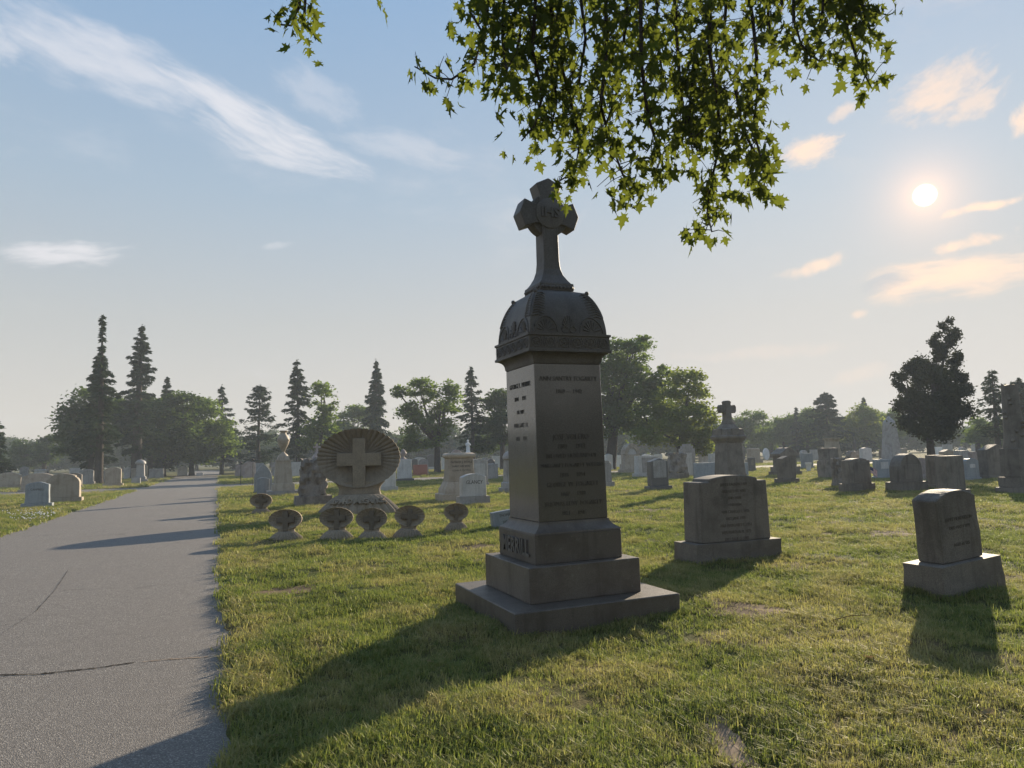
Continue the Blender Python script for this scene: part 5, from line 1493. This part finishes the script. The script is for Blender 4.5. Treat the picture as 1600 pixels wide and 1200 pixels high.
def overhead_maple():
    rn = random.Random(21); rng = np.random.default_rng(21)
    base = Vector((5.2, -2.2, 0)); base.z = h1(base.x, base.y)
    t = empty('maple_tree', base)
    tag(t, 'maple boughs with lobed leaves hanging into view from above', 'tree')
    sprays = [  # pixel path from the top down, scatter width, distance, leaves per 100 px
        ([(770, -60), (757, 50), (741, 100), (706, 124), (680, 122), (648, 104)], 17, 5.2, 26),
        ([(745, -60), (735, 20), (760, 60)], 34, 5.0, 40), ([(790, -60), (785, 60), (792, 110), (777, 148)], 28, 4.9, 42),
        ([(840, -60), (832, 80), (848, 150), (836, 195), (815, 220)], 32, 5.1, 46), ([(880, -60), (868, 70), (890, 150), (906, 222), (898, 268), (866, 288)], 24, 5.0, 40),
        ([(900, -60), (915, 60), (905, 130), (880, 190)], 40, 5.4, 40), ([(945, -60), (948, 80), (938, 165), (952, 215), (972, 270), (990, 308)], 27, 4.8, 46),
        ([(985, -60), (975, 60), (965, 140), (945, 200)], 40, 5.3, 40), ([(1000, -60), (1002, 100), (1012, 180), (1034, 248), (1020, 276)], 30, 4.7, 42),
        ([(1050, -60), (1060, 100), (1068, 180), (1082, 235)], 46, 5.2, 62), ([(1030, -60), (1025, 60), (1040, 140)], 46, 5.5, 50),
        ([(1110, -60), (1108, 80), (1120, 150), (1126, 220), (1112, 280), (1105, 330), (1112, 362)], 23, 4.9, 48), ([(1140, -60), (1130, 60), (1120, 130), (1090, 200)], 42, 5.3, 50),
        ([(1162, -60), (1176, 30), (1182, 90), (1183, 150), (1176, 200), (1190, 250), (1197, 312)], 20, 4.8, 32), ([(1150, 140), (1160, 200), (1180, 240), (1168, 290)], 32, 5.0, 50),
        ([(1240, -60), (1240, 30), (1252, 70), (1285, 100)], 30, 5.0, 50), ([(1215, -60), (1222, 10), (1218, 30)], 22, 5.2, 40), ([(1290, -60), (1285, 20), (1275, 60)], 34, 5.1, 50),
        ([(1330, -60), (1352, 25), (1362, 55)], 26, 4.9, 50), ([(1300, -60), (1325, 50), (1340, 95), (1362, 138)], 20, 5.0, 44), ([(472, -60), (468, 10), (455, 40), (434, 38)], 12, 5.0, 24),
        ([(480, -60), (476, 20), (470, 62)], 14, 5.0, 26), ([(1200, -60), (1200, 30), (1206, 62)], 10, 4.9, 20), ([(1420, -60), (1425, -8)], 16, 5.0, 30), ([(815, -60), (812, 60), (800, 120)], 34, 5.3, 42),
        ([(860, -60), (862, 90), (870, 160), (858, 210)], 34, 5.2, 40), ([(1085, 90), (1075, 200), (1090, 236)], 36, 5.0, 50), ([(590, -60), (588, -6)], 8, 5.0, 14)]
    tw = MB()
    knots = []
    LP = []
    for path, wpx, d, per in sprays:
        pts = []
        for i, (x, y) in enumerate(path):
            pts.append(PX(x, y, d + .25 * math.sin(i * 1.7 + x)) - base)
        n = len(pts)
        tw.tube(pts, [.012 * (1 - k / n) + .0035 for k in range(n)], 5)
        if path[0][1] < 0: knots.append(pts[0])
        for a, b, pa, pb in zip(pts[:-1], pts[1:], path[:-1], path[1:]):
            L = math.hypot(pb[0] - pa[0], pb[1] - pa[1])
            m = int(L / 100 * per * 1.12) + 1
            for q in range(m):
                f = min(1, max(0, rn.gauss(rn.choice((.15, .5, .85)), .09)))
                ctr = a.lerp(b, f)
                s = d / F
                off = Vector((rn.gauss(0, wpx * .62) * s, rn.gauss(0, max(.16, wpx * .8 * s)), rn.gauss(-6, wpx * .35) * s))
                LP.append((ctr + off, d))
                if rn.random() < .30:
                    tw.tube([ctr, ctr + off * .55 + Vector((0, 0, .03)), ctr + off + Vector((0, 0, .035))], [.004, .003, .002], 4, False)
    # boughs above the view that carry the twigs
    trunk_top = Vector((-.4, .8, 4.6))
    lb = MB()
    lb.tube([(0, 0, -.3), (.02, .02, .35), (0, .1, 1.6), (-.15, .35, 3.2), tuple(trunk_top)], [.52, .40, .34, .30, .27], 14)
    def bough(mid, end, r0, r1): lb.tube([trunk_top, mid, end], [r0, (r0 + r1) / 2, r1], 8)
    ends = {}
    for kx, (x, y) in {'l': (760, -210), 'm': (960, -190), 'r': (1150, -180), 'rr': (1320, -190), 'll': (520, -230)}.items():
        e = PX(x, y, 5.3) - base
        ends[kx] = e
        bough(trunk_top.lerp(e, .5) + Vector((0, 0, .55)), e, .11, .03)
    for k in knots:
        e = min(ends.values(), key=lambda q: (q - k).length)
        lb.tube([e, e.lerp(k, .5) + Vector((0, 0, .10)), k], [.03, .02, .014], 6)
    tw.build('twigs', M_TWIG, t)
    # unseen rest of the crown above and behind the viewpoint, added to darken stones
    Cs, Us, Vs = [], [], []
    for q in range(150):
        dv = Vector(rand_unit(rng, 1)[0])
        p = Vector((-.3, .6, 8.2)) + Vector((dv.x * 6.2, dv.y * 5.6, dv.z * 3.6)) * rn.uniform(.4, 1) ** .5
        w = p + base - Vector((0, 0, CAMH))
        zc_ = w.y * math.cos(PITCH) + w.z * math.sin(PITCH)
        if zc_ > 0.3:
            X, Y = F * w.x / zc_, -F * (-w.y * math.sin(PITCH) + w.z * math.cos(PITCH)) / zc_
            if abs(X) < 1350 and Y > -1050: continue
        cr = rn.uniform(.5, .9)
        off = rng.normal(size=(110, 3)) * np.array([cr, cr, cr * .5]) * .6
        U, W_ = leaf_axes(rng, 110, .085, .5)
        Cs.append(np.array(p)[None] + off); Us.append(U); Vs.append(W_)
        if q % 2: lb.tube([trunk_top, trunk_top.lerp(p, .5) + Vector((0, 0, .3)), p], [.07, .045, .015], 5, False)
    link('crown', quads_mesh('crown', np.concatenate(Cs), np.concatenate(Us), np.concatenate(Vs), M_MLEAF), None, t)
    lb.build('trunk', M_BARK, t, 60)
    variants = []
    for v in range(6):
        me = maple_leaf_mesh('leaf', rn); me.materials.append(M_MLEAF); variants.append(me)
    def leaf_matrix(p):
        # hang down, spun about the vertical, tipped a little
        sz = rn.uniform(.066, .128)
        return Matrix.Translation(p) @ Matrix.Rotation(rn.uniform(0, 6.283), 4, 'Z') @ Matrix.Rotation(rn.gauss(0.15, .5), 4, 'X') @ Matrix.Rotation(rn.gauss(0, .4), 4, 'Y') @ Matrix.Scale(sz, 4)
    rn.shuffle(LP)
    LP.sort(key=lambda q: q[1] + rn.uniform(-.2, .2))
    for p, d in LP[:300]:
        o = bpy.data.objects.new('leaf', rn.choice(variants)); COL.objects.link(o); o.parent = t
        o.matrix_local = leaf_matrix(p)
    bm = bmesh.new()
    for p, d in LP[300:]:
        me = rn.choice(variants)
        M4 = leaf_matrix(p)
        s = len(bm.verts)
        vs = [bm.verts.new(M4 @ v.co) for v in me.vertices]
        for f in me.polygons: bm.faces.new([vs[k] for k in f.vertices])
    me = bpy.data.meshes.new('leaves'); bm.to_mesh(me); bm.free(); me.materials.append(M_MLEAF)
    o = link('leaves', me, None, t); o['kind'] = 'stuff'
    print('maple leaves', len(LP))
overhead_maple()

# ------------------------------------------------------------------ small things on the ground
M_DRY = leaf_mat('dry leaf', (0.22, 0.15, 0.07), (0.34, 0.26, 0.14), .25, 3.0)
_rl = random.Random(77)
for lab, px, py, sz in (('curled dry leaf on the grass left of the tilted stone shadow', 1352, 1052, .10), ('small pale dry leaf on the grass right of the tall monument', 1205, 996, .07),
                        ('dry leaf lying in the shadow of the tall monument', 667, 1049, .07), ('pale torn leaf near the road in the monument shadow', 415, 1170, .09), ('pale dry leaf at the right edge of the lawn', 1552, 1130, .09)):
    g = G(px, py); me = maple_leaf_mesh('fallen_leaf', _rl); me.materials.append(M_DRY)
    o = link('fallen_leaf', me); o.location = (g.x, g.y, h1(g.x, g.y) + .035)
    o.scale = (sz,) * 3; o.rotation_euler = (R_(70), _rl.uniform(-.3, .3), _rl.uniform(0, 6))
    tag(o, lab, 'leaf', 'dry leaves fallen on the lawn')
tb = MB(); g0, g1 = G(1300, 981), G(1362, 973)
tb.tube([(0, 0, .03), tuple((g1 - g0) * .5 + Vector((0, .02, .045))), tuple(g1 - g0 + Vector((0, 0, .035)))], [.006, .005, .003], 5)
o = tb.build('twig', M_DRY); o.location = (g0.x, g0.y, h1(g0.x, g0.y)); tag(o, 'thin pale twig on the grass before the tilted stone', 'twig')
cb = MB()
for _ in range(170):
    g = G(_rl.gauss(58, 26), _rl.gauss(809, 4.5))
    if road_dist(np.array([g.x]), np.array([g.y]))[0] > .1: cb.ball((g.x, g.y, h1(g.x, g.y) + _rl.uniform(.05, .09)), _rl.uniform(.014, .022), 5, 4)
o = cb.build('clover_flowers', STONES['white']); o['kind'] = 'stuff'; tag(o, 'white clover flowers in the grass by the left road edge', 'flowers')

# ------------------------------------------------------------------ summer haze
M_HAZE, ht, ho = new_mat('summer haze')
pv = nd(ht, 'ShaderNodeVolumePrincipled')
pv.inputs['Color'].default_value = (0.80, 0.90, 1.0, 1)
pv.inputs['Density'].default_value = 0.0011
pv.inputs['Anisotropy'].default_value = 0.0
lk(ht, pv.outputs[0], ho.inputs['Volume'])
hb = MB().box(0, 60, -1.1, 27.0, 330, 330)
hz = hb.build('haze', M_HAZE)
hz['kind'] = 'stuff'
tag(hz, 'thin pale summer haze hanging over the whole graveyard', 'haze')
